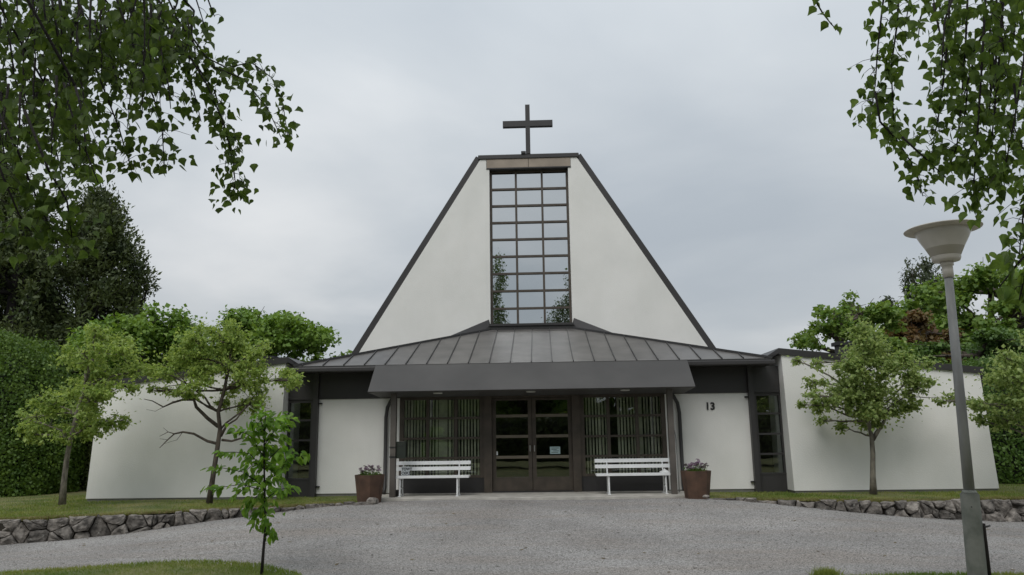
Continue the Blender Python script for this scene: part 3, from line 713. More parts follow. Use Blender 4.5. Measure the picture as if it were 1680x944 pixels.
# ------------------------------------------------------------------ benches
def bench(x0, x1, lx, label):
    t = thing('bench', label, 'bench', ((x0+x1)/2, -.75, 0), 'white benches under the canopy')
    for y, z in ((-.52, .645), (-.555, .525)): part(MB().hexa([(x0, y, z), (x1, y, z), (x1, y+.03, z), (x0, y+.03, z)], [(x0, y+.025, z+.078), (x1, y+.025, z+.078), (x1, y+.055, z+.078), (x0, y+.055, z+.078)]), 'back_slat', 'white', t, bevel=.004)
    for k, y in enumerate((-.985, -.885, -.785, -.685)): part(B(x0, x1, y, y+.085, .385-(.0 if k else .005), .425), 'seat_slat', 'white', t, bevel=.004)
    for x in lx:
        lg = part(MB().tube([(x, -.96, .0), (x, -.945, .05), (x, -.93, .30), (x, -.95, .37), (x, -.72, .375), (x, -.60, .38)], .019, 8), 'leg', 'white', t, smooth=True)
        part(MB().tube([(x, -.58, .0), (x, -.60, .06), (x, -.63, .25), (x, -.60, .38), (x, -.545, .52), (x, -.48, .72)], .017, 8), 'rear_leg', 'white', t, smooth=True)
        part(MB().tube([(x, -.94, .18), (x, -.78, .15), (x, -.62, .18)], .012, 6), 'stretcher', 'white', t, smooth=True)
        for y in (-.96, -.58): part(B(x-.03, x+.03, y-.03, y+.03, 0, .018), 'foot', 'white', t)
    return t
bench(-3.0, -1.35, (-2.83, -1.60), 'white slatted bench holding a paper sign, left of the church doors')
bench(1.36, 2.99, (1.62, 2.82), 'white slatted bench right of the church doors')
sg = thing('paper_sign', 'white sheet with hand lettering propped on the left bench', 'sign', (-2.76, -.64, .43))
part(MB().hexa([(-2.86, -.66, .43), (-2.67, -.66, .43), (-2.67, -.655, .43), (-2.86, -.655, .43)], [(-2.86, -.60, .615), (-2.67, -.60, .615), (-2.67, -.595, .615), (-2.86, -.595, .615)]), 'sheet', 'paper', sg)
def text(ch, x, y, z, h, m, parent, tilt=0.0, squeeze=1):
    cu = bpy.data.curves.new('lettering', 'FONT'); cu.body = ch; cu.size = h*1.38; cu.extrude = .001; cu.offset = .003
    tmp = bpy.data.objects.new('lettering', cu); me = bpy.data.meshes.new_from_object(tmp); bpy.data.objects.remove(tmp)
    me.materials.clear(); me.materials.append(M[m])
    o = link(bpy.data.objects.new('lettering', me), parent); o.location = Vector((x, y, z))-WL[parent]; o.rotation_euler = (R(90)-tilt, 0, 0); o.scale = (squeeze, 1, 1); WL[o] = WL[parent]
text('TOWT', -2.855, -.628, .535, .06, 'ink', sg, .31, .9); text('OERZ', -2.85, -.654, .447, .065, 'ink', sg, .31, .85)
wt = thing('white_cloth', 'crumpled white cloth left on the right end of the right bench', 'cloth', (2.83, -.72, .425))
rg = random.Random(2)
vs = []; fs = []; n_ = 9
for i in range(n_):
    for j in range(n_):
        u, v_ = i/(n_-1)*2-1, j/(n_-1)*2-1; r2 = max(abs(u), abs(v_))
        vs.append((2.83+u*.11, -.72+v_*.10, .428+(1-r2)*.10*rg.uniform(.5, 1.1)))
for i in range(n_-1):
    for j in range(n_-1): fs.append((i*n_+j, (i+1)*n_+j, (i+1)*n_+j+1, i*n_+j+1))
part(MB().add(vs, fs), 'folds', 'white', wt, smooth=True)
mb_ = thing('mailbox', 'small dark green metal box mounted beside the left column', 'mailbox', (-2.8, -.97, .8))
part(B(-2.905, -2.70, -1.03, -.90, .80, 1.13), 'case', 'mailbox', mb_, bevel=.01); part(B(-2.91, -2.695, -1.04, -.895, 1.13, 1.155), 'lid', 'mailbox', mb_, bevel=.006)
part(B(-2.87, -2.735, -1.034, -1.028, 1.05, 1.07), 'slot', 'black', mb_)
bk = thing('grey_bucket', 'small dark grey tub on the slab under the left bench', 'tub', (-2.92, -.80, 0))
part(MB().lathe((-2.92, -.80, 0), [(.07, 0), (.09, .13), (.095, .135), (.08, .13)], 16), 'tub', 'dark', bk, smooth=True)
rd = thing('grey_rod', 'thin grey rod standing behind the right column', 'rod', (3.18, -.25, 0))
part(MB().tube([(3.17, -.45, 0), (3.185, -.35, .7), (3.19, -.25, 1.2), (3.17, -.2, 1.33)], .012, 6), 'shaft', 'rod', rd, smooth=True)

# ------------------------------------------------------------------ leaf helpers
def quat_frames(axis, nrm):
    axis = axis/np.linalg.norm(axis, axis=1, keepdims=True)
    nrm = nrm-axis*(nrm*axis).sum(1, keepdims=True); nrm = nrm/(np.linalg.norm(nrm, axis=1, keepdims=True)+1e-9)
    return axis, np.cross(axis, nrm), nrm
SHAPE4 = np.array([(0, 0, 0), (.42, -.5, .07), (1, 0, -.05), (.42, .5, .07)], float)      # along, side, normal
BIRCH = np.array([(0, 0, 0), (.06, -.28, .02), (.30, -.44, .06), (.62, -.20, .03), (1, 0, -.08), (.62, .20, .03), (.30, .44, .06), (.06, .28, .02)], float)
BIRCHF = [(0, 1, 2, 3, 4), (0, 4, 5, 6, 7)]
OVATE = np.array([(0, 0, 0), (.18, -.20, .04), (.45, -.26, .05), (.78, -.14, -.02), (1, 0, -.16), (.78, .14, -.02), (.45, .26, .05), (.18, .20, .04)], float)
def leaves(c, axis, nrm, size, shape=SHAPE4, faces=[(0, 1, 2, 3)]):
    A, S, Nn = quat_frames(axis, nrm); k = len(shape); n = len(c)
    V = c[:, None]+size[:, None, None]*(shape[None, :, 0:1]*A[:, None]+shape[None, :, 1:2]*S[:, None]+shape[None, :, 2:3]*Nn[:, None])
    F = (np.arange(n)[:, None, None]*k+np.array(faces)[None]).reshape(-1, len(faces[0]))
    return V.reshape(-1, 3), F
def clump_leaves(rg, clumps, n, size, aspect=None, up=.5, droop=.25, shell=.45):
    cl = np.array(clumps, float); vol = cl[:, 3]*cl[:, 4]*cl[:, 5]; wt_ = vol**.72; wt_ /= wt_.sum()
    idx = rg.choice(len(cl), n, p=wt_); d = rg.normal(size=(n, 3)); d /= np.linalg.norm(d, axis=1, keepdims=True)
    r = rg.uniform(0, 1, n)**shell*rg.normal(1, .10, n) if shell < 1 else np.abs(rg.normal(0, .66, n))*np.where(rg.uniform(0, 1, n) < .22, 2.3, 1.0)
    c = cl[idx, :3]+d*r[:, None]*cl[idx, 3:6]
    nrm = d*.7+np.array([0, 0, up])+rg.normal(0, .45, (n, 3)); ax = rg.normal(size=(n, 3))+d*.5-np.array([0, 0, droop])
    sz = rg.lognormal(0, .32, n).clip(.45, 1.8)*size
    sh = SHAPE4.copy()
    if aspect: sh[:, 1] *= aspect
    return leaves(c, ax, nrm, sz, sh)
def limb(m, a, b, r0, r1, rg, n=6, bend=.12, sag=0.0):
    a, b = Vector(a), Vector(b); L_ = (b-a).length; o1 = Vector((rg.uniform(-1, 1), rg.uniform(-1, 1), rg.uniform(-.2, .6)))*bend*L_
    pts = []
    for i in range(n+1):
        t = i/n; pts.append(a.lerp(b, t)+o1*math.sin(math.pi*t)+Vector((rg.uniform(-1, 1), rg.uniform(-1, 1), rg.uniform(-1, 1)))*.02*L_*(0 < i < n)+Vector((0, 0, -sag*t*t)))
    m.tube(pts, [r0+(r1-r0)*i/n for i in range(n+1)], 6); return pts
def sprays(clumps, k, f, flat, rg):
    o_ = []
    for x_, y_, z_, a, b, c in clumps:
        for _ in range(k):
            d = Vector((rg.gauss(0, 1), rg.gauss(0, 1), rg.gauss(0, 1))).normalized()*rg.uniform(.35, 1.05)
            g_ = f*rg.uniform(.7, 1.35); o_.append((x_+d.x*a, y_+d.y*b, z_+d.z*c, a*g_, b*g_, max(c*g_*flat, .05)))
    return o_
def tree(name, label, base, trunk, r0, clumps, nleaf, lsize, lm, bm, seed, group=None, up=.5, aspect=None, droop=.25, extra=(), twig=.012, fork=.55, shell=.45, sub=0, subf=.4, subflat=.5):
    """trunk: list of points from the base; clumps: (x,y,z,rx,ry,rz)"""
    rg = random.Random(seed); rn = np.random.default_rng(seed)
    t = thing(name, label, 'tree', base, group)
    m = MB(); k = len(trunk); m.tube(trunk, [r0*1.25]+[r0*(1-.55*i/(k-1)) for i in range(1, k)], 10); m.build('trunk', bm, t, smooth=True)
    m = MB(); top = [Vector(p) for p in trunk]
    for c in clumps:
        cv = Vector(c[:3]); cand = top[max(1, int(k*fork)-1):]
        below = [p for p in cand if p.z < cv.z+.1] or cand[:1]
        a = min(below, key=lambda p: (p-cv).length+rg.uniform(0, .4))
        rr = r0*.42*min(1, (cv-a).length/1.2+.3)
        pts = limb(m, a, cv, rr, twig, rg)
        for _ in range(3):
            e_ = cv+Vector((rg.gauss(0, .5)*c[3], rg.gauss(0, .5)*c[4], rg.gauss(.1, .5)*c[5])); limb(m, pts[4], e_, twig*1.1, twig*.4, rg, 4)
    if sub:
        fine = sprays(clumps, sub, subf, subflat, rg); kk = 0
        for c in clumps:
            for _ in range(sub):
                q = fine[kk]; kk += 1
                if kk % 2: limb(m, c[:3], q[:3], twig*.8, twig*.3, rg, 3)
        clumps = fine
    for pl, ra, rb in extra:
        m.tube(pl, [ra+(rb-ra)*i/(len(pl)-1) for i in range(len(pl))], 6)
    m.build('limbs', bm, t, smooth=True)
    V, F = clump_leaves(rn, clumps, nleaf, lsize, aspect, up, droop, shell)
    npmesh('crown', V, F, lm, t, kind='stuff')
    return t
def pxc(lst, Y, sq=1.0, dj=.6, seed=1):
    """clumps laid out in photo pixels at depth Y"""
    rg = random.Random(seed); o_ = []
    for px, py, r in lst:
        p = P(px, py, Y); s_ = r*(p-CAM).length/FPX*.98
        o_.append((p.x, Y+rg.uniform(-dj, dj), p.z, s_, s_*1.05, s_*sq))
    return o_
PX = lambda lst, Y: [P(a, b, Y) for a, b in lst]

# ------------------------------------------------------------------ trees on the terraces
Yt = -1.55
pp = lambda l: PX(l, Yt)
cl = pxc([(330,562,32),(375,556,34),(302,588,26),(350,598,34),(402,596,32),(290,616,20),(332,630,26),(380,636,28),(422,612,30),(440,580,20),(458,618,22),(482,626,15),(402,662,20),(432,652,18),(268,640,10),(312,648,18),(352,545,20),(318,604,22),(248,640,7),(360,662,14)], Yt, .8, .55, 3)
tree('rowan_tree', 'crooked thin-leaved tree with bare low branches before the left wing', P(343, 826, Yt),
     pp([(343,828),(349,785),(356,740),(361,705),(358,676),(368,640),(376,600),(380,565)]), .058, cl, 12500, .064, 'rowan', 'bark', 11, 'small trees on the terraces', aspect=.7, shell=2, up=.8, sub=14, subf=.36, subflat=.8, twig=.010,
     extra=[(pp([(360,729),(340,724),(318,712),(300,709),(286,712),(275,722),(262,735)]), .036, .006), (pp([(286,712),(276,709),(262,716)]), .012, .004), (pp([(300,709),(290,722),(270,728)]), .008, .003), (pp([(276,709),(268,702)]), .006, .003), (pp([(275,722),(262,720)]), .006, .003),
            (pp([(358,700),(340,686),(322,668),(318,656),(300,656),(283,661),(268,668),(250,658),(236,655)]), .045, .006), (pp([(318,656),(312,640),(300,620)]), .028, .008), (pp([(364,722),(380,724),(400,718),(420,722)]), .03, .008), (pp([(362,716),(372,698),(388,688),(405,665)]), .035, .010), (pp([(268,668),(255,675),(240,672)]), .006, .003)])
Yt = -2.2
cl = pxc([(150,558,26),(188,566,26),(130,590,26),(206,606,28),(162,618,32),(112,640,28),(172,660,30),(62,690,26),(100,690,30),(140,700,26),(34,684,16),(196,648,20),(216,636,14),(214,584,22),(82,662,22),(48,716,14),(165,585,26),(120,715,16),(170,545,12),(180,690,16)], Yt, .75, .6, 5)
tree('rowan_tree', 'pale trunked slender tree between the clipped hedge and left wing', P(102, 826, Yt),
     PX([(102,828),(105,790),(110,750),(117,715),(126,680),(140,630),(155,580)], Yt), .06, cl, 13000, .064, 'rowan', 'greybark', 12, 'small trees on the terraces', aspect=.7, shell=2, up=.8, sub=14, subf=.36, subflat=.8, twig=.010)
Yt = -1.25
cl = pxc([(1410,645,44),(1372,645,30),(1452,652,36),(1488,640,24),(1500,664,16),(1340,662,20),(1318,652,11),(1306,592,7),(1372,604,32),(1420,592,38),(1462,604,32),(1402,560,26),(1436,566,26),(1345,625,16),(1326,600,9),(1400,676,24),(1440,684,24),(1398,700,9),(1498,616,18),(1310,665,7),(1365,690,10)], Yt, .72, .6, 7)
tree('hawthorn_tree', 'round crowned small tree with forked trunk before the right wing', P(1432, 809, Yt),
     PX([(1433,811),(1432,780),(1432,745),(1430,716),(1424,690),(1416,650),(1412,600)], Yt), .06, cl, 16500, .064, 'hawthorn', 'greybark', 13, 'small trees on the terraces', aspect=.75, shell=2, up=.8, sub=14, subf=.38, subflat=.8, twig=.009,
     extra=[(PX([(1431,722),(1440,708),(1450,692),(1458,672)], Yt), .05, .02)])
Yt = -1.9
cl = pxc([(1600,664,24),(1568,656,9),(1640,624,34),(1674,600,32),(1660,662,30),(1632,590,18),(1585,650,12),(1690,640,40),(1615,690,12),(1700,560,30),(1650,690,20),(1720,680,40),(1735,610,40)], Yt, .75, .6, 8)
tree('hawthorn_tree', 'small tree at the right picture edge with branches reaching behind the lamp post', P(1712, 815, Yt),
     PX([(1712,818),(1708,770),(1704,720),(1700,670),(1695,620)], Yt), .06, cl, 12500, .064, 'hawthorn', 'greybark', 14, 'small trees on the terraces', aspect=.75, shell=2, up=.8, sub=14, subf=.38, subflat=.8, twig=.009)

# ------------------------------------------------------------------ hedges and background trees
def hedge(name, label, x0, x1, y0, y1, h, lm, n, size, seed, round_=.5, lump=.15, group=None, both=False):
    rn = np.random.default_rng(seed); t = thing(name, label, 'hedge', ((x0+x1)/2, (y0+y1)/2, -.05), group)
    nx_, ny_ = 16, 8; cx, cy = (x0+x1)/2, (y0+y1)/2; hx, hy = (x1-x0)/2, (y1-y0)/2
    d = rn.normal(size=(n*2, 3)); d[:, 2] = np.abs(d[:, 2]); d /= np.linalg.norm(d, axis=1, keepdims=True)
    p_ = 5 if round_ < .6 else 3.2
    k = (np.abs(d)**p_).sum(1)**(-1/p_)
    c = d*k[:, None]
    z_extra = rn.uniform(0, 1, len(c)) < .5                                   # more leaves on the sides, down to the ground
    c[z_extra, 2] = rn.uniform(0, 1, z_extra.sum())*c[z_extra, 2]**.5
    kk = (np.abs(c)**p_).sum(1)**(-1/p_); c = c*np.minimum(kk, 1.6)[:, None]
    ph = rn.uniform(0, 6, 6)
    lumpf = 1+lump*(.5*np.sin(c[:, 0]*9+ph[0])*np.sin(c[:, 2]*7+ph[1])+.5*np.sin(c[:, 1]*8+ph[2]+c[:, 0]*5)*np.sin(c[:, 2]*13+ph[3]))*.6+rn.normal(0, .025, len(c))
    c = c*lumpf[:, None]
    pos = np.stack([cx+c[:, 0]*hx, cy+c[:, 1]*hy, c[:, 2].clip(0.0)*h-.05], -1)
    keep = (pos[:, 1] < cy+.4*hy) | both; pos, cd_ = pos[keep], c[keep]
    nn = len(pos); nrm = cd_*np.array([1, 1, .8])+rn.normal(0, .5, (nn, 3)); ax = rn.normal(size=(nn, 3))*.8+np.array([0, 0, .6])+cd_*.4
    V, F = leaves(pos, ax, nrm, rn.uniform(.6, 1.4, nn)*size); 
    npmesh('foliage', V, F, lm, t, kind='stuff')
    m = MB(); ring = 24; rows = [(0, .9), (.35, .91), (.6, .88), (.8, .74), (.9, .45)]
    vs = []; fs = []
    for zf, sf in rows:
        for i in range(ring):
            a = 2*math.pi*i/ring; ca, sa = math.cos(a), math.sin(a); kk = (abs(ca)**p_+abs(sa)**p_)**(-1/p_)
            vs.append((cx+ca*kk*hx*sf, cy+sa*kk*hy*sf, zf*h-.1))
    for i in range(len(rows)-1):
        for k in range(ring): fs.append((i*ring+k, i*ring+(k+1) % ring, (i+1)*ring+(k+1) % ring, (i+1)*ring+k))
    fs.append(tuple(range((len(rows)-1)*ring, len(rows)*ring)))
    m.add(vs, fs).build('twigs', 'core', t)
    return t
hedge('clipped_hedge', 'tall clipped evergreen hedge with rounded top at the left edge', -18.5, -12.25, .6, 4.2, 4.05, 'hedge', 62000, .06, 21, .7, .10)
hedge('clipped_hedge', 'dark low hedge in the gap between tall hedge and left wing', -12.6, -10.0, 3.0, 5.4, 2.9, 'conifer', 16000, .07, 22, .4)
hedge('evergreen_hedge', 'dark evergreen hedge beyond the end of the right wing', 10.6, 18.5, 1.6, 4.8, 3.0, 'thuja', 40000, .065, 23, .4, .2)
def spread(rg, c, r, n, rc, lo=-1, flat=1):
    o_ = []
    for i in range(n):
        while True:
            d = [rg.uniform(-1, 1), rg.uniform(-1, 1), rg.uniform(lo, 1)]
            l = math.sqrt(sum(q*q for q in d))
            if .35 < l < 1: break
        f = l**-.45; s_ = rc*rg.uniform(.7, 1.3)
        o_.append((c[0]+d[0]*f*r[0], c[1]+d[1]*f*r[1], c[2]+d[2]*f*r[2], s_, s_, s_*flat))
    return o_
def bigtree(name, label, px, py, Y, w_, top, bot, lm, n, size, seed, nc=26, rc=.7, bm='bark', group='trees behind the church', fork=.5, flat=.75, shell=.8, up=.8, **kw):
    """crown centre at pixel px,py on plane Y; crown half width w_, top and bottom heights"""
    p = P(px, py, Y); rg = random.Random(seed); zc_ = (top+bot)/2
    cl = spread(rg, (p.x, Y, zc_), (w_, w_*.9, (top-bot)/2*.95), nc, rc, flat=flat)
    tr_ = [(p.x, Y, -.1), (p.x+rg.uniform(-.1, .1), Y, bot*.5), (p.x+rg.uniform(-.2, .2), Y, bot), (p.x+rg.uniform(-.3, .3), Y, bot+(top-bot)*.4), (p.x, Y, bot+(top-bot)*.75)]
    return tree(name, label, (p.x, Y, -.1), tr_, .16+.012*top, cl, n, size, lm, bm, seed, group, twig=.02, fork=fork, shell=shell, up=up, sub=5, subf=.58, subflat=.85, **kw)
bigtree('maple_tree', 'bright green broad tree behind the inner end of left wing', 452, 560, 12, 2.7, 6.15, 1.5, 'maple', 36000, .13, 31, 64, .72)
bigtree('maple_tree', 'bright green tree right of the dark conifers behind left wing', 235, 560, 11, 2.6, 6.1, 1.2, 'maple', 34000, .13, 32, 60, .72)
bigtree('maple_tree', 'yellow-green tree peeking between the two small left trees', 330, 590, 10, 1.9, 4.9, 1.0, 'greenb', 16000, .12, 33, 40, .6)
bigtree('dark_shrub', 'small dark rounded tree top far behind the left wing', 305, 560, 24, 1.3, 7.3, 3.5, 'conifer', 3000, .2, 34, 12, .6)
def conifer(name, label, x, Y, top, bot, w_, n, size, seed, tilt=0):
    rg = random.Random(seed); cl = []
    H_ = top-bot
    for i in range(150):
        t = rg.uniform(0, 1)**1.1; z = bot+t*H_*.95; rad = w_*(1-t**1.9)**.75*rg.uniform(.4, 1.0); a = rg.uniform(0, 6.283)
        s_ = rg.uniform(.3, .6)*w_*.36
        cl.append((x+math.cos(a)*rad+tilt*t, Y+math.sin(a)*rad, z, s_, s_, s_*1.7))
    cl.append((x+tilt, Y, top-.9, .5, .5, 1.1))
    tr_ = [(x, Y, -.1), (x+tilt*.3, Y, top*.35), (x+tilt*.7, Y, top*.7), (x+tilt, Y, top*.92)]
    return tree(name, label, (x, Y, -.1), tr_, .35, cl, n, size, 'conifer', 'darkbark', seed, 'dark conifers behind the hedge', up=.2, aspect=.45, droop=-.9, twig=.025, fork=.3, shell=.55)
conifer('conifer_tree', 'tall dark conifer with pointed lobes, rightmost of the dark conifers', -19.6, 15, 12.4, 1.2, 3.5, 56000, .17, 41, .0)
conifer('conifer_tree', 'broad dark conifer behind the overhanging birch leaves at left edge', -25.0, 16, 14.4, 1.0, 4.6, 62000, .18, 42)
conifer('conifer_tree', 'lower dark conifer just above the clipped hedge', -21.4, 12.5, 10.4, 1.0, 3.0, 42000, .16, 43)
bigtree('maple_tree', 'light green tree top showing over the inner end of right wing', 1398, 540, 10, 1.75, 6.15, 2.2, 'greenb', 9500, .12, 51, 44, .42)
bigtree('maple_tree', 'yellow-green tree over the right wing roof beside the russet shrub', 1462, 572, 11, 1.3, 4.8, 1.4, 'greenb', 12000, .12, 52, 34, .5)
bigtree('russet_tree', 'russet leaved tree over the right wing roof', 1506, 545, 12.5, 1.25, 5.75, 2.6, 'redleaf', 7000, .13, 53, 26, .48)
bigtree('weeping_tree', 'grey-green weeping tree far behind the right wing', 1512, 510, 27, 2.1, 10.6, 3.0, 'weeping', 9000, .24, 54, 26, .7, aspect=.4, droop=1.4, flat=1.5)
bigtree('maple_tree', 'large spreading green tree to the right of the lamp post', 1630, 510, 18, 4.0, 9.0, 3.0, 'greenb', 36000, .16, 55, 70, .9)
bigtree('yew_tree', 'dense evergreen with flat sprays over the right wing end', 1605, 590, 7, 2.0, 4.35, 1.0, 'thuja', 24000, .10, 56, 50, .6, flat=.4)
bigtree('yew_tree', 'dense evergreen at the right picture edge behind the hedge', 1690, 590, 7.5, 2.2, 4.4, 1.0, 'thuja', 24000, .10, 57, 50, .6, flat=.4)

# ------------------------------------------------------------------ trees behind the viewer (they stand in the window reflections)
protos = []
first = None
for i, (x_, y_, sc_, rz_, lab) in enumerate([(-17, -44, 1.0, 0, 'far left'), (-9, -47, 1.15, 1.3, 'second from the left'), (-1.5, -50, .85, 2.5, 'middle'), (6.5, -46, 1.1, 3.7, 'second from the right'), (14.5, -44, 1.05, 5.0, 'far right')]):
    lb = 'leafy tree across the road seen mirrored in the church windows, ' + lab
    if first is None:
        rg = random.Random(71); cl = spread(rg, (x_, y_, 5.2), (4.6, 4.2, 4.4), 40, 1.3)
        first = tree('lime_tree', lb, (x_, y_, -.7), [(x_, y_, -.7), (x_+.1, y_, 2), (x_, y_+.1, 4), (x_, y_, 7)], .3, cl, 11000, .42, 'greenb', 'bark', 71, 'trees across the road', twig=.03)
    else:
        c_ = first.copy(); COL.objects.link(c_); c_.location = (x_, y_, -.7); c_.rotation_euler = (0, 0, rz_); c_.scale = (sc_,)*3; c_['label'] = lb
        for ch in list(first.children):
            q = ch.copy(); COL.objects.link(q); q.parent = c_

hedge('reflection_hedge', 'unseen long hedge added behind the viewer to darken the reflections in the entrance glass', -24, 24, -26.5, -24, 2.3, 'conifer', 26000, .16, 29, .4, .2, both=True)  # added out of view so the lower entrance glass mirrors dark foliage
# ------------------------------------------------------------------ planters with flowers
def planter(cx, cy, label, flabel, seed, rot):
    t = thing('planter', label, 'planter', (cx, cy, -.04), 'rust steel planters flanking the porch')
    n_ = 8; ang = [rot+2*math.pi*k/n_ for k in range(n_)]
    ring = lambda r, z: [(cx+r*math.cos(a), cy+r*math.sin(a), z) for a in ang]
    vs = ring(.235, -.06)+ring(.305, .50)+ring(.29, .50)+ring(.275, .40)
    fs = []
    for k in range(n_):
        k2 = (k+1) % n_
        for l in range(3): fs.append((l*n_+k, l*n_+k2, (l+1)*n_+k2, (l+1)*n_+k))
    fs.append(tuple(range(n_-1, -1, -1)))
    part(MB().add(vs, fs), 'pot', 'corten', t)
    part(MB().add(ring(.272, .43), [tuple(range(n_))]), 'soil', 'soil', t)
    rg = random.Random(seed); f = thing('flowers', flabel, 'flowers', (cx, cy, .43), 'flowers in the planters')
    rn = np.random.default_rng(seed)
    cl = [(cx+rg.uniform(-.17, .17), cy+rg.uniform(-.16, .16), .49+rg.uniform(-.02, .03), .08, .08, .04) for _ in range(14)]
    V, F = clump_leaves(rn, cl, 200, .035); npmesh('leaves', V, F, 'hedge', f, kind='stuff')
    m = MB()
    for k in range(46):
        px_, py_ = cx+rg.uniform(-.21, .21), cy+rg.uniform(-.2, .1); h = .55+abs(rg.gauss(0, .05))+(.05 if abs(px_-cx) < .08 else 0)
        limb(m, (px_*.7+cx*.3, py_, .43), (px_, py_, h), .004, .003, rg, 3)
        fl = MB(); n5 = 5; r_ = rg.uniform(.034, .052); tx, ty = rg.uniform(-.5, .5), rg.uniform(-.9, .1)
        for q in range(n5):
            a = q*2*math.pi/n5
            pt = lambda rr, da, zz: (px_+rr*math.cos(a+da), py_+rr*math.sin(a+da)-0*zz, h+zz+tx*rr*math.cos(a+da)+ty*rr*math.sin(a+da))
            fl.add([(px_, py_, h), pt(r_*.7, -.5, .006), pt(r_, 0, .0), pt(r_*.7, .5, .006)], [(0, 1, 2, 3)])
        fl.build('blossom', rg.choice(('purple', 'purple', 'darkpurple')), f)
    m.build('stems', 'hedge', f)
planter(-3.33, -1.62, 'rusty steel planter left of the porch with stones at its foot', 'mauve and wine-red flowers in the left planter', 5, .25)
planter(3.32, -1.62, 'rusty steel planter right of the porch below the house number', 'pale mauve flowers in the right planter', 6, .62)

# ------------------------------------------------------------------ lamp post
lx, ly = 5.02, -8.5
lp = thing('street_lamp', 'grey pole lamp with cream bowl shade at the right', 'street lamp', (lx, ly, -.5))
tl = lambda z: (lx+(z+.4)*.028, ly, z)
part(MB().tube([tl(-.5), tl(.2), tl(.52)], [.100, .098, .096], 24), 'sleeve', 'sleeve', lp, smooth=False)
part(MB().tube([tl(.515), tl(.56)], [.09, .066], 24), 'sleeve_cap', 'sleeve', lp, smooth=True)
part(MB().tube([tl(.53), tl(1.8), tl(3.06)], [.058, .052, .046], 20), 'pole', 'pole', lp, smooth=True)
tp = tl(3.06)
part(MB().lathe((tp[0], tp[1], tp[2]), [(.058, -.04), (.06, .05), (.058, .10), (.072, .105), (.074, .15)], 24), 'socket', 'shade', lp, smooth=True)
part(MB().lathe((tp[0], tp[1], tp[2]), [(.10, .15), (.145, .160), (.158, .19), (.160, .225), (.185, .28), (.265, .43), (.325, .56), (.32, .562), (.15, .20)], 40), 'bowl', 'shade', lp, smooth=True)
part(MB().lathe((tp[0], tp[1], tp[2]), [(.30, .53), (.42, .548), (.425, .556), (.41, .566), (.30, .585), (.16, .60), (.05, .605), (.01, .605)], 40), 'lid', 'shadetop', lp, smooth=True)
part(MB().tube([(lx+.108, ly-.04, -.5), (lx+.112, ly-.04, .12), (lx+.114, ly-.04, .20)], .022, 8), 'cable_pipe', 'darkbark', lp, smooth=True)
part(MB().tube([(lx+.10, ly-.10, .17), (lx+.16, ly-.08, .18)], .012, 6), 'clamp', 'dark', lp, smooth=True)
part(MB().lathe((lx-.03, ly-.113, .38), [(.008, 0), (.008, .012)], 8), 'bolt', 'black', lp)

# ------------------------------------------------------------------ sapling
bx_ = P(430, 940, -7.75)
st = thing('sapling_tree', 'young sapling with fresh green leaves at the edge of the front turf', 'tree', (bx_.x, -7.75, -.42))
rg = random.Random(17)
tr_ = [P(a, b, -7.75) for a, b in ((429, 946), (432, 905), (436, 860), (434, 800), (433, 740), (435, 690), (436, 672))]
part(MB().tube(tr_, [.022, .019, .016, .013, .010, .007, .004], 8), 'trunk', 'darkbark', st, smooth=True)
br = [((434, 800), (400, 775), (365, 768), (338, 768)), ((434, 805), (395, 795), (362, 800), (340, 800)), ((433, 770), (410, 745), (385, 742), (362, 742)), ((433, 750), (410, 715), (395, 708), (378, 708)), ((434, 760), (460, 735), (480, 745), (503, 748)),
      ((434, 730), (455, 700), (470, 690), (480, 682)), ((434, 790), (460, 775), (470, 755), (480, 745)), ((435, 820), (455, 805), (465, 802), (482, 800)), ((434, 720), (425, 700), (418, 690), (412, 700)), ((435, 700), (445, 690), (452, 685), (460, 690)),
      ((434, 780), (410, 790), (392, 810), (385, 815)), ((435, 830), (425, 838), (420, 850), (416, 862)), ((436, 848), (440, 862), (444, 872), (446, 880)), ((434, 770), (445, 765), (455, 780), (465, 790)), ((434, 740), (425, 735), (415, 745), (400, 760)), ((433, 735), (445, 735), (455, 745), (470, 760)), ((435, 810), (420, 815), (410, 830), (405, 835)),
      ((434, 712), (428, 690), (430, 680), (432, 670)), ((434, 725), (448, 715), (462, 716), (474, 722)), ((434, 765), (418, 760), (404, 772), (392, 785))]
lv = []
m = MB()
for bi, b4 in enumerate(br):
    dy_ = rg.uniform(-.28, .28); pts = [P(a, b, -7.75+dy_*(i/3)) for i, (a, b) in enumerate(b4)]
    m.tube(pts, [.007, .005, .004, .002], 5)
    nl = 30
    for k in range(nl):
        t = (k+.6)/nl*3; i = min(2, int(t)); p = pts[i].lerp(pts[i+1], t-i)
        d = (pts[i+1]-pts[i]).normalized()
        lv.append((p+Vector((rg.uniform(-.05, .05), rg.uniform(-.09, .09), rg.uniform(-.04, .05))), d*.6+Vector((rg.uniform(-.7, .7), rg.uniform(-.7, .7), rg.uniform(-1.1, .05))), Vector((rg.uniform(-.5, .5), rg.uniform(-.9, .1), rg.uniform(.3, 1))), rg.choice((.7, 1, 1, 1.15))*rg.uniform(.08, .13)))
for k in range(120):
    t = rg.uniform(0, 1)**.9; p = P(434+rg.gauss(0, 17)*(1.15-t*.6), 690+165*t if rg.random() < .9 else 870, -7.75)
    lv.append((p+Vector((0, rg.gauss(0, .12), 0)), Vector((rg.uniform(-.8, .8), rg.uniform(-.8, .8), rg.uniform(-1.2, .1))), Vector((rg.uniform(-.5, .5), rg.uniform(-.9, .1), rg.uniform(.3, 1))), rg.uniform(.085, .14)))
m.build('branches', 'darkbark', st, smooth=True)
def leafobj_mesh(shape, mname, name):
    me = bpy.data.meshes.new(name); sv = [(a, b, c) for a, b, c in shape]; me.from_pydata(sv, [], BIRCHF); me.materials.append(M[mname]); me.update(); return me
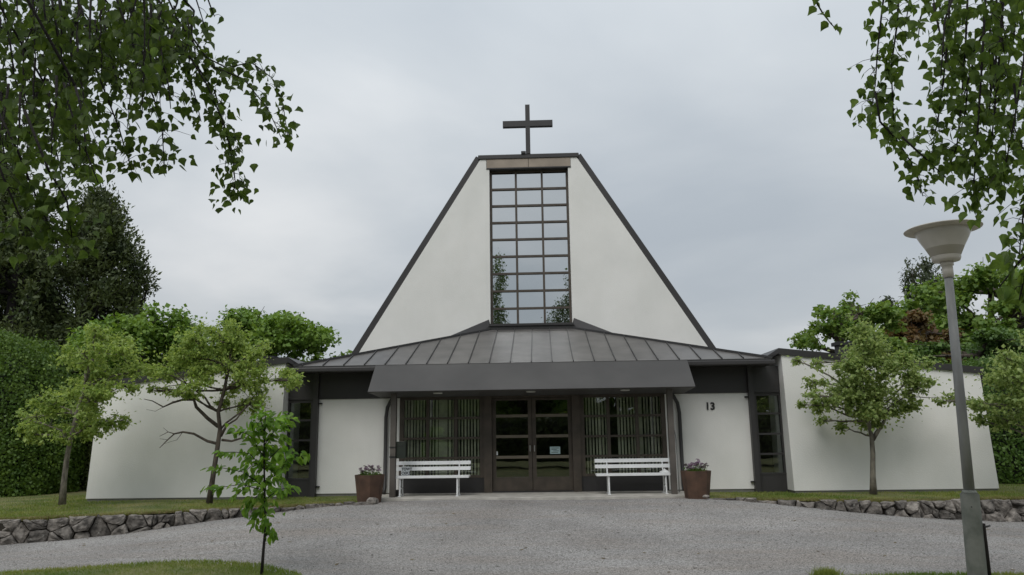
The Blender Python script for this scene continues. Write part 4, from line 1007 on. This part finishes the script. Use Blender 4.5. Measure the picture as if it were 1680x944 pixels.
def place_leaves(lv, me_list, parent):
    for i, (p, ax, nr, s_) in enumerate(lv):
        A = Vector(ax).normalized(); Nn = Vector(nr); Nn = (Nn-A*Nn.dot(A)).normalized(); S = A.cross(Nn)
        o = bpy.data.objects.new('leaf', me_list[i % len(me_list)]); COL.objects.link(o); o.parent = parent
        q = Vector(p)-WL[parent]
        o.matrix_local = Matrix(((A.x*s_, S.x*s_, Nn.x*s_, q.x), (A.y*s_, S.y*s_, Nn.y*s_, q.y), (A.z*s_, S.z*s_, Nn.z*s_, q.z), (0, 0, 0, 1)))
ov1 = leafobj_mesh(OVATE, 'sapling', 'leaf'); OV2 = OVATE.copy(); OV2[:, 1] *= 1.2; OV2[4, 2] = -.28; ov2 = leafobj_mesh(OV2, 'sapling', 'leaf')
rg.shuffle(lv); place_leaves(lv[:300], [ov1, ov2], st)
if len(lv) > 300:
    r_ = lv[300:]; V, F = leaves(np.array([p for p, *_ in r_]), np.array([q[1] for q in r_]), np.array([q[2] for q in r_]), np.array([q[3] for q in r_]), OVATE, BIRCHF)
    npmesh('leaf_mass', V, F, 'sapling', st, kind='stuff')

# ------------------------------------------------------------------ birches beside the viewer
def birch(label, bx, by, H_, twigs, fills, seed, crown):
    """twigs: (photo polyline, distance in front of the viewer, leaves); fills: (x0,x1,y0,y1,len,n,dist0,dist1)"""
    rg = random.Random(seed); rn = np.random.default_rng(seed); z0 = float(gz(bx, by))
    t = thing('birch_tree', label, 'tree', (bx, by, z0), 'birches beside the viewer')
    tr_ = [(bx, by, z0-.05), (bx+.03, by, 1.5), (bx+.08, by+.05, 3.5), (bx+.1, by, 6), (bx+.05, by+.1, H_*.8), (bx, by, H_)]
    part(MB().tube(tr_, [.17, .14, .12, .09, .05, .015], 12), 'trunk', 'birchbark', t, smooth=True)
    m = MB(); C = []; A = []; Nn = []; S = []
    polys = []
    for poly, dist, nl, rad in twigs: nl = int(nl*1.7); polys.append(([P(a, b, CAM.y+dist+i*.06) for i, (a, b) in enumerate(poly)], nl, rad))
    for x0, x1, y0, y1, ln, n_, d0, d1, nl in fills:
        for _ in range(n_):
            a, b, d = rg.uniform(x0, x1), rg.uniform(y0, y1), rg.uniform(d0, d1); l_ = ln*rg.uniform(.6, 1.3)
            sx = rg.uniform(-.25, .25)
            polys.append(([P(a+sx*l_*k/3+rg.uniform(-6, 6), b+l_*k/3, CAM.y+d) for k in range(4)], int(nl*rg.uniform(.7, 1.3)), .07))
    for pts, nl, rad in polys:
        for _ in range(1): 
            m.tube(pts, [.0055-.0035*i/(len(pts)-1) for i in range(len(pts))], 5)
        k = len(pts)-1
        for q in range(nl):
            tt = (rg.uniform(.0, 1)**.8)*k; i = min(k-1, int(tt)); p = pts[i].lerp(pts[i+1], tt-i)
            off = Vector((rg.gauss(0, 1), rg.gauss(0, 1), rg.gauss(-.15, .8)))*rad*.62
            e_ = p+off
            if q % 3 == 0: m.tube([p, p.lerp(e_, .5)+Vector((0, 0, .01)), e_], [.0018, .0014, .001], 3, cap=False)
            C.append(e_); A.append((rg.gauss(0, .55), rg.gauss(0, .55), -1+rg.gauss(0, .35))); Nn.append((rg.gauss(0, .8), rg.gauss(0, 1)-.4, rg.gauss(0, .5)+.2)); S.append(rg.choice((1, 1, .72, 1.1))*rg.uniform(.034, .056))
    # limbs from the trunk to the twig roots
    roots = sorted({(round(p[0].x*1.6), round(p[0].y*1.6)): p[0] for p, _, _ in polys}.values(), key=lambda v: v.z)
    for r_ in roots:
        a = Vector(tr_[2]) if r_.z < 4.2 else Vector(tr_[3])
        hi = Vector(((a.x+r_.x)/2, (a.y+r_.y)/2, max(a.z, r_.z)+1.3))
        m.tube([a.lerp(hi, .0), a.lerp(hi, .5)+Vector((0, 0, .1)), hi, hi.lerp(r_, .6)+Vector((0, 0, .12)), r_], [.014, .011, .008, .0065, .0055], 6)
    m.build('branches', 'darkbark', t, smooth=True)
    C = np.array([tuple(c) for c in C]); A = np.array(A); Nn = np.array(Nn); S = np.array(S)
    # the 300 nearest free-hanging leaves are single pieces, the rest is leaf mass
    d_ = np.linalg.norm(C-np.array(CAM), axis=1); order = np.argsort(d_/S+rn.uniform(0, 14, len(S))); f_, r_ = order[:300], order[300:]
    b2 = BIRCH.copy(); b2[:, 1] *= .88; b2[4, 2] = -.2
    place_leaves([(C[i], A[i], Nn[i], float(S[i])) for i in f_], [leafobj_mesh(BIRCH, 'birch', 'leaf'), leafobj_mesh(b2, 'birch', 'leaf')], t)
    V, F = leaves(C[r_], A[r_], Nn[r_], S[r_], BIRCH, BIRCHF); npmesh('leaf_mass', V, F, 'birch', t, kind='stuff')
    # upper crown, hanging twigs above the picture
    c_, r3, nc, nl, ext = crown; cl = [(a, b, c, .35, .35, .7) for a, b, c in ext]
    for i in range(nc):
        while True:
            d = np.array([rg.uniform(-1, 1) for _ in range(3)])
            if .3 < np.linalg.norm(d) < 1: break
        cl.append((c_[0]+d[0]*r3[0], c_[1]+d[1]*r3[1], c_[2]+d[2]*r3[2], .35, .35, .75))
    m = MB()
    for q in cl:
        zc_ = q[2]-.8*math.hypot(q[0]-bx, q[1]-by)-.2; zc_ = min(max(zc_, 3.3), H_*.9); limb(m, (bx+.06, by, zc_), (q[0], q[1], q[2]+.5), .03, .008, rg, 5)
        for _ in range(2): m.tube([(q[0], q[1], q[2]+.5), (q[0]+rg.uniform(-.3, .3), q[1]+rg.uniform(-.3, .3), q[2]+.1), (q[0]+rg.uniform(-.35, .35), q[1]+rg.uniform(-.35, .35), q[2]-.8)], [.007, .005, .002], 4)
    m.build('limbs', 'birchbark', t, smooth=True)
    V, F = clump_leaves(rn, cl, nl, .075, None, .2, 1.0, .6); npmesh('crown', V, F, 'birch', t, kind='stuff')
    return t
TL = [  # photo polylines of the hanging twigs, top left
    ([(250, -60), (290, 30), (330, 90), (372, 112), (412, 102), (446, 128), (464, 170), (474, 236)], 3.5, 75, .07),
    ([(300, 40), (350, 110), (400, 130), (440, 180), (462, 228)], 3.5, 46, .07),
    ([(230, -60), (290, 60), (340, 140), (366, 200), (382, 262), (386, 300), (380, 332)], 3.4, 95, .075),
    ([(260, 20), (300, 90), (318, 150), (330, 200)], 3.5, 34, .06),
    ([(310, 90), (352, 150), (372, 220), (392, 280)], 3.6, 50, .07),
    ([(170, -60), (220, 80), (252, 160), (266, 215), (270, 275)], 3.3, 80, .08),
    ([(120, -40), (160, 120), (195, 210), (216, 280)], 3.2, 75, .08),
    ([(80, -30), (110, 150), (130, 240), (142, 285)], 3.0, 65, .08),
    ([(300, -80), (322, 0), (338, 50)], 3.4, 10, .06), ([(320, -60), (345, 10), (352, 28)], 3.4, 4, .03),
    ([(480, -60), (487, -8)], 3.2, 3, .03),
    ([(-20, 150), (30, 250), (66, 340), (96, 400)], 2.6, 60, .09), ([(-30, 200), (5, 290), (30, 350), (50, 380)], 2.5, 50, .09), ([(40, 180), (80, 280), (110, 330), (118, 390)], 2.6, 50, .085),
    ([(-20, 40), (60, 60), (150, 40), (240, 60), (330, 90)], 3.6, 80, .12)]
birch('birch with leafy twigs hanging into the upper left of the picture', -4.6, -15.3, 11.5, TL,
      [(-60, 260, -60, 40, 150, 46, 2.9, 4.2, 33), (-80, 130, 40, 160, 150, 36, 2.6, 4.0, 31), (150, 300, -40, 90, 100, 18, 3.2, 4.0, 26), (260, 330, -40, 40, 90, 8, 3.3, 3.7, 22)], 61,
      ((-4.9, -14.9, 8.0), (2.6, 2.4, 3.4), 90, 17000, [(-1.95-.1*((i*7) % 5)/2+.02*i, -15.2+.2*((i*3) % 5), 6.6+.26*i) for i in range(14)]+[(-1.65, -15, 6.7), (-1.7, -14.8, 7.3)]))
TR = [
    ([(1290, -90), (1332, -8), (1350, 22), (1364, 40), (1376, 52)], 3.3, 9, .025),
    ([(1460, -70), (1448, 10), (1440, 80), (1436, 140), (1428, 190)], 3.2, 72, .065), ([(1478, -60), (1472, 40), (1462, 110), (1466, 190), (1468, 230)], 3.2, 55, .055),
    ([(1436, 150), (1444, 200), (1470, 228), (1492, 262), (1506, 290), (1514, 322)], 3.2, 52, .055), ([(1480, 225), (1520, 262), (1552, 292)], 3.2, 18, .045),
    ([(1500, -60), (1492, 0), (1486, 40)], 3.2, 14, .05),
    ([(1560, -70), (1556, 60), (1548, 130), (1540, 190), (1532, 230), (1528, 270)], 3.1, 85, .075), ([(1590, -60), (1584, 80), (1578, 160), (1570, 240), (1560, 268)], 3.1, 85, .075),
    ([(1620, -60), (1612, 90), (1606, 190), (1600, 260), (1598, 305), (1596, 335)], 3.0, 85, .075), ([(1650, -60), (1640, 90), (1632, 180), (1626, 240), (1622, 320)], 3.0, 70, .075),
    ([(1690, -40), (1680, 100), (1664, 200), (1650, 270), (1640, 300)], 2.9, 70, .07), ([(1720, 100), (1700, 220), (1684, 300), (1676, 380), (1672, 420)], 2.8, 75, .06),
    ([(1730, 330), (1700, 400), (1672, 430), (1655, 452), (1640, 470)], 2.3, 16, .05), ([(1735, 380), (1700, 430), (1680, 460), (1672, 492)], 2.2, 14, .05)]
birch('birch with long leafy twigs hanging above the lamp at the right', 4.9, -15.0, 12.5, TR,
      [(1520, 1690, -60, 60, 130, 16, 2.9, 3.6, 28), (1570, 1690, 60, 150, 110, 7, 2.8, 3.4, 20)], 62,
      ((5.0, -14.6, 8.6), (2.7, 2.4, 3.8), 90, 18000, [(1.45+.06*i+.25*((i*7) % 4)/3, -15.2+.2*((i*3) % 5), 6.5+.34*i) for i in range(16)]+[(.75, -15, 6.6), (.65, -14.8, 6.9), (.95, -14.7, 7.3), (1.05, -15.2, 6.9), (1.25, -14.9, 7.6), (1.05, -15, 6.7), (1.2, -14.8, 7.2), (1.6, -14.7, 7.0), (1.35, -15.2, 7.7), (1.7, -15, 8.2), (.9, -14.9, 6.4), (1.5, -14.6, 6.4)]))
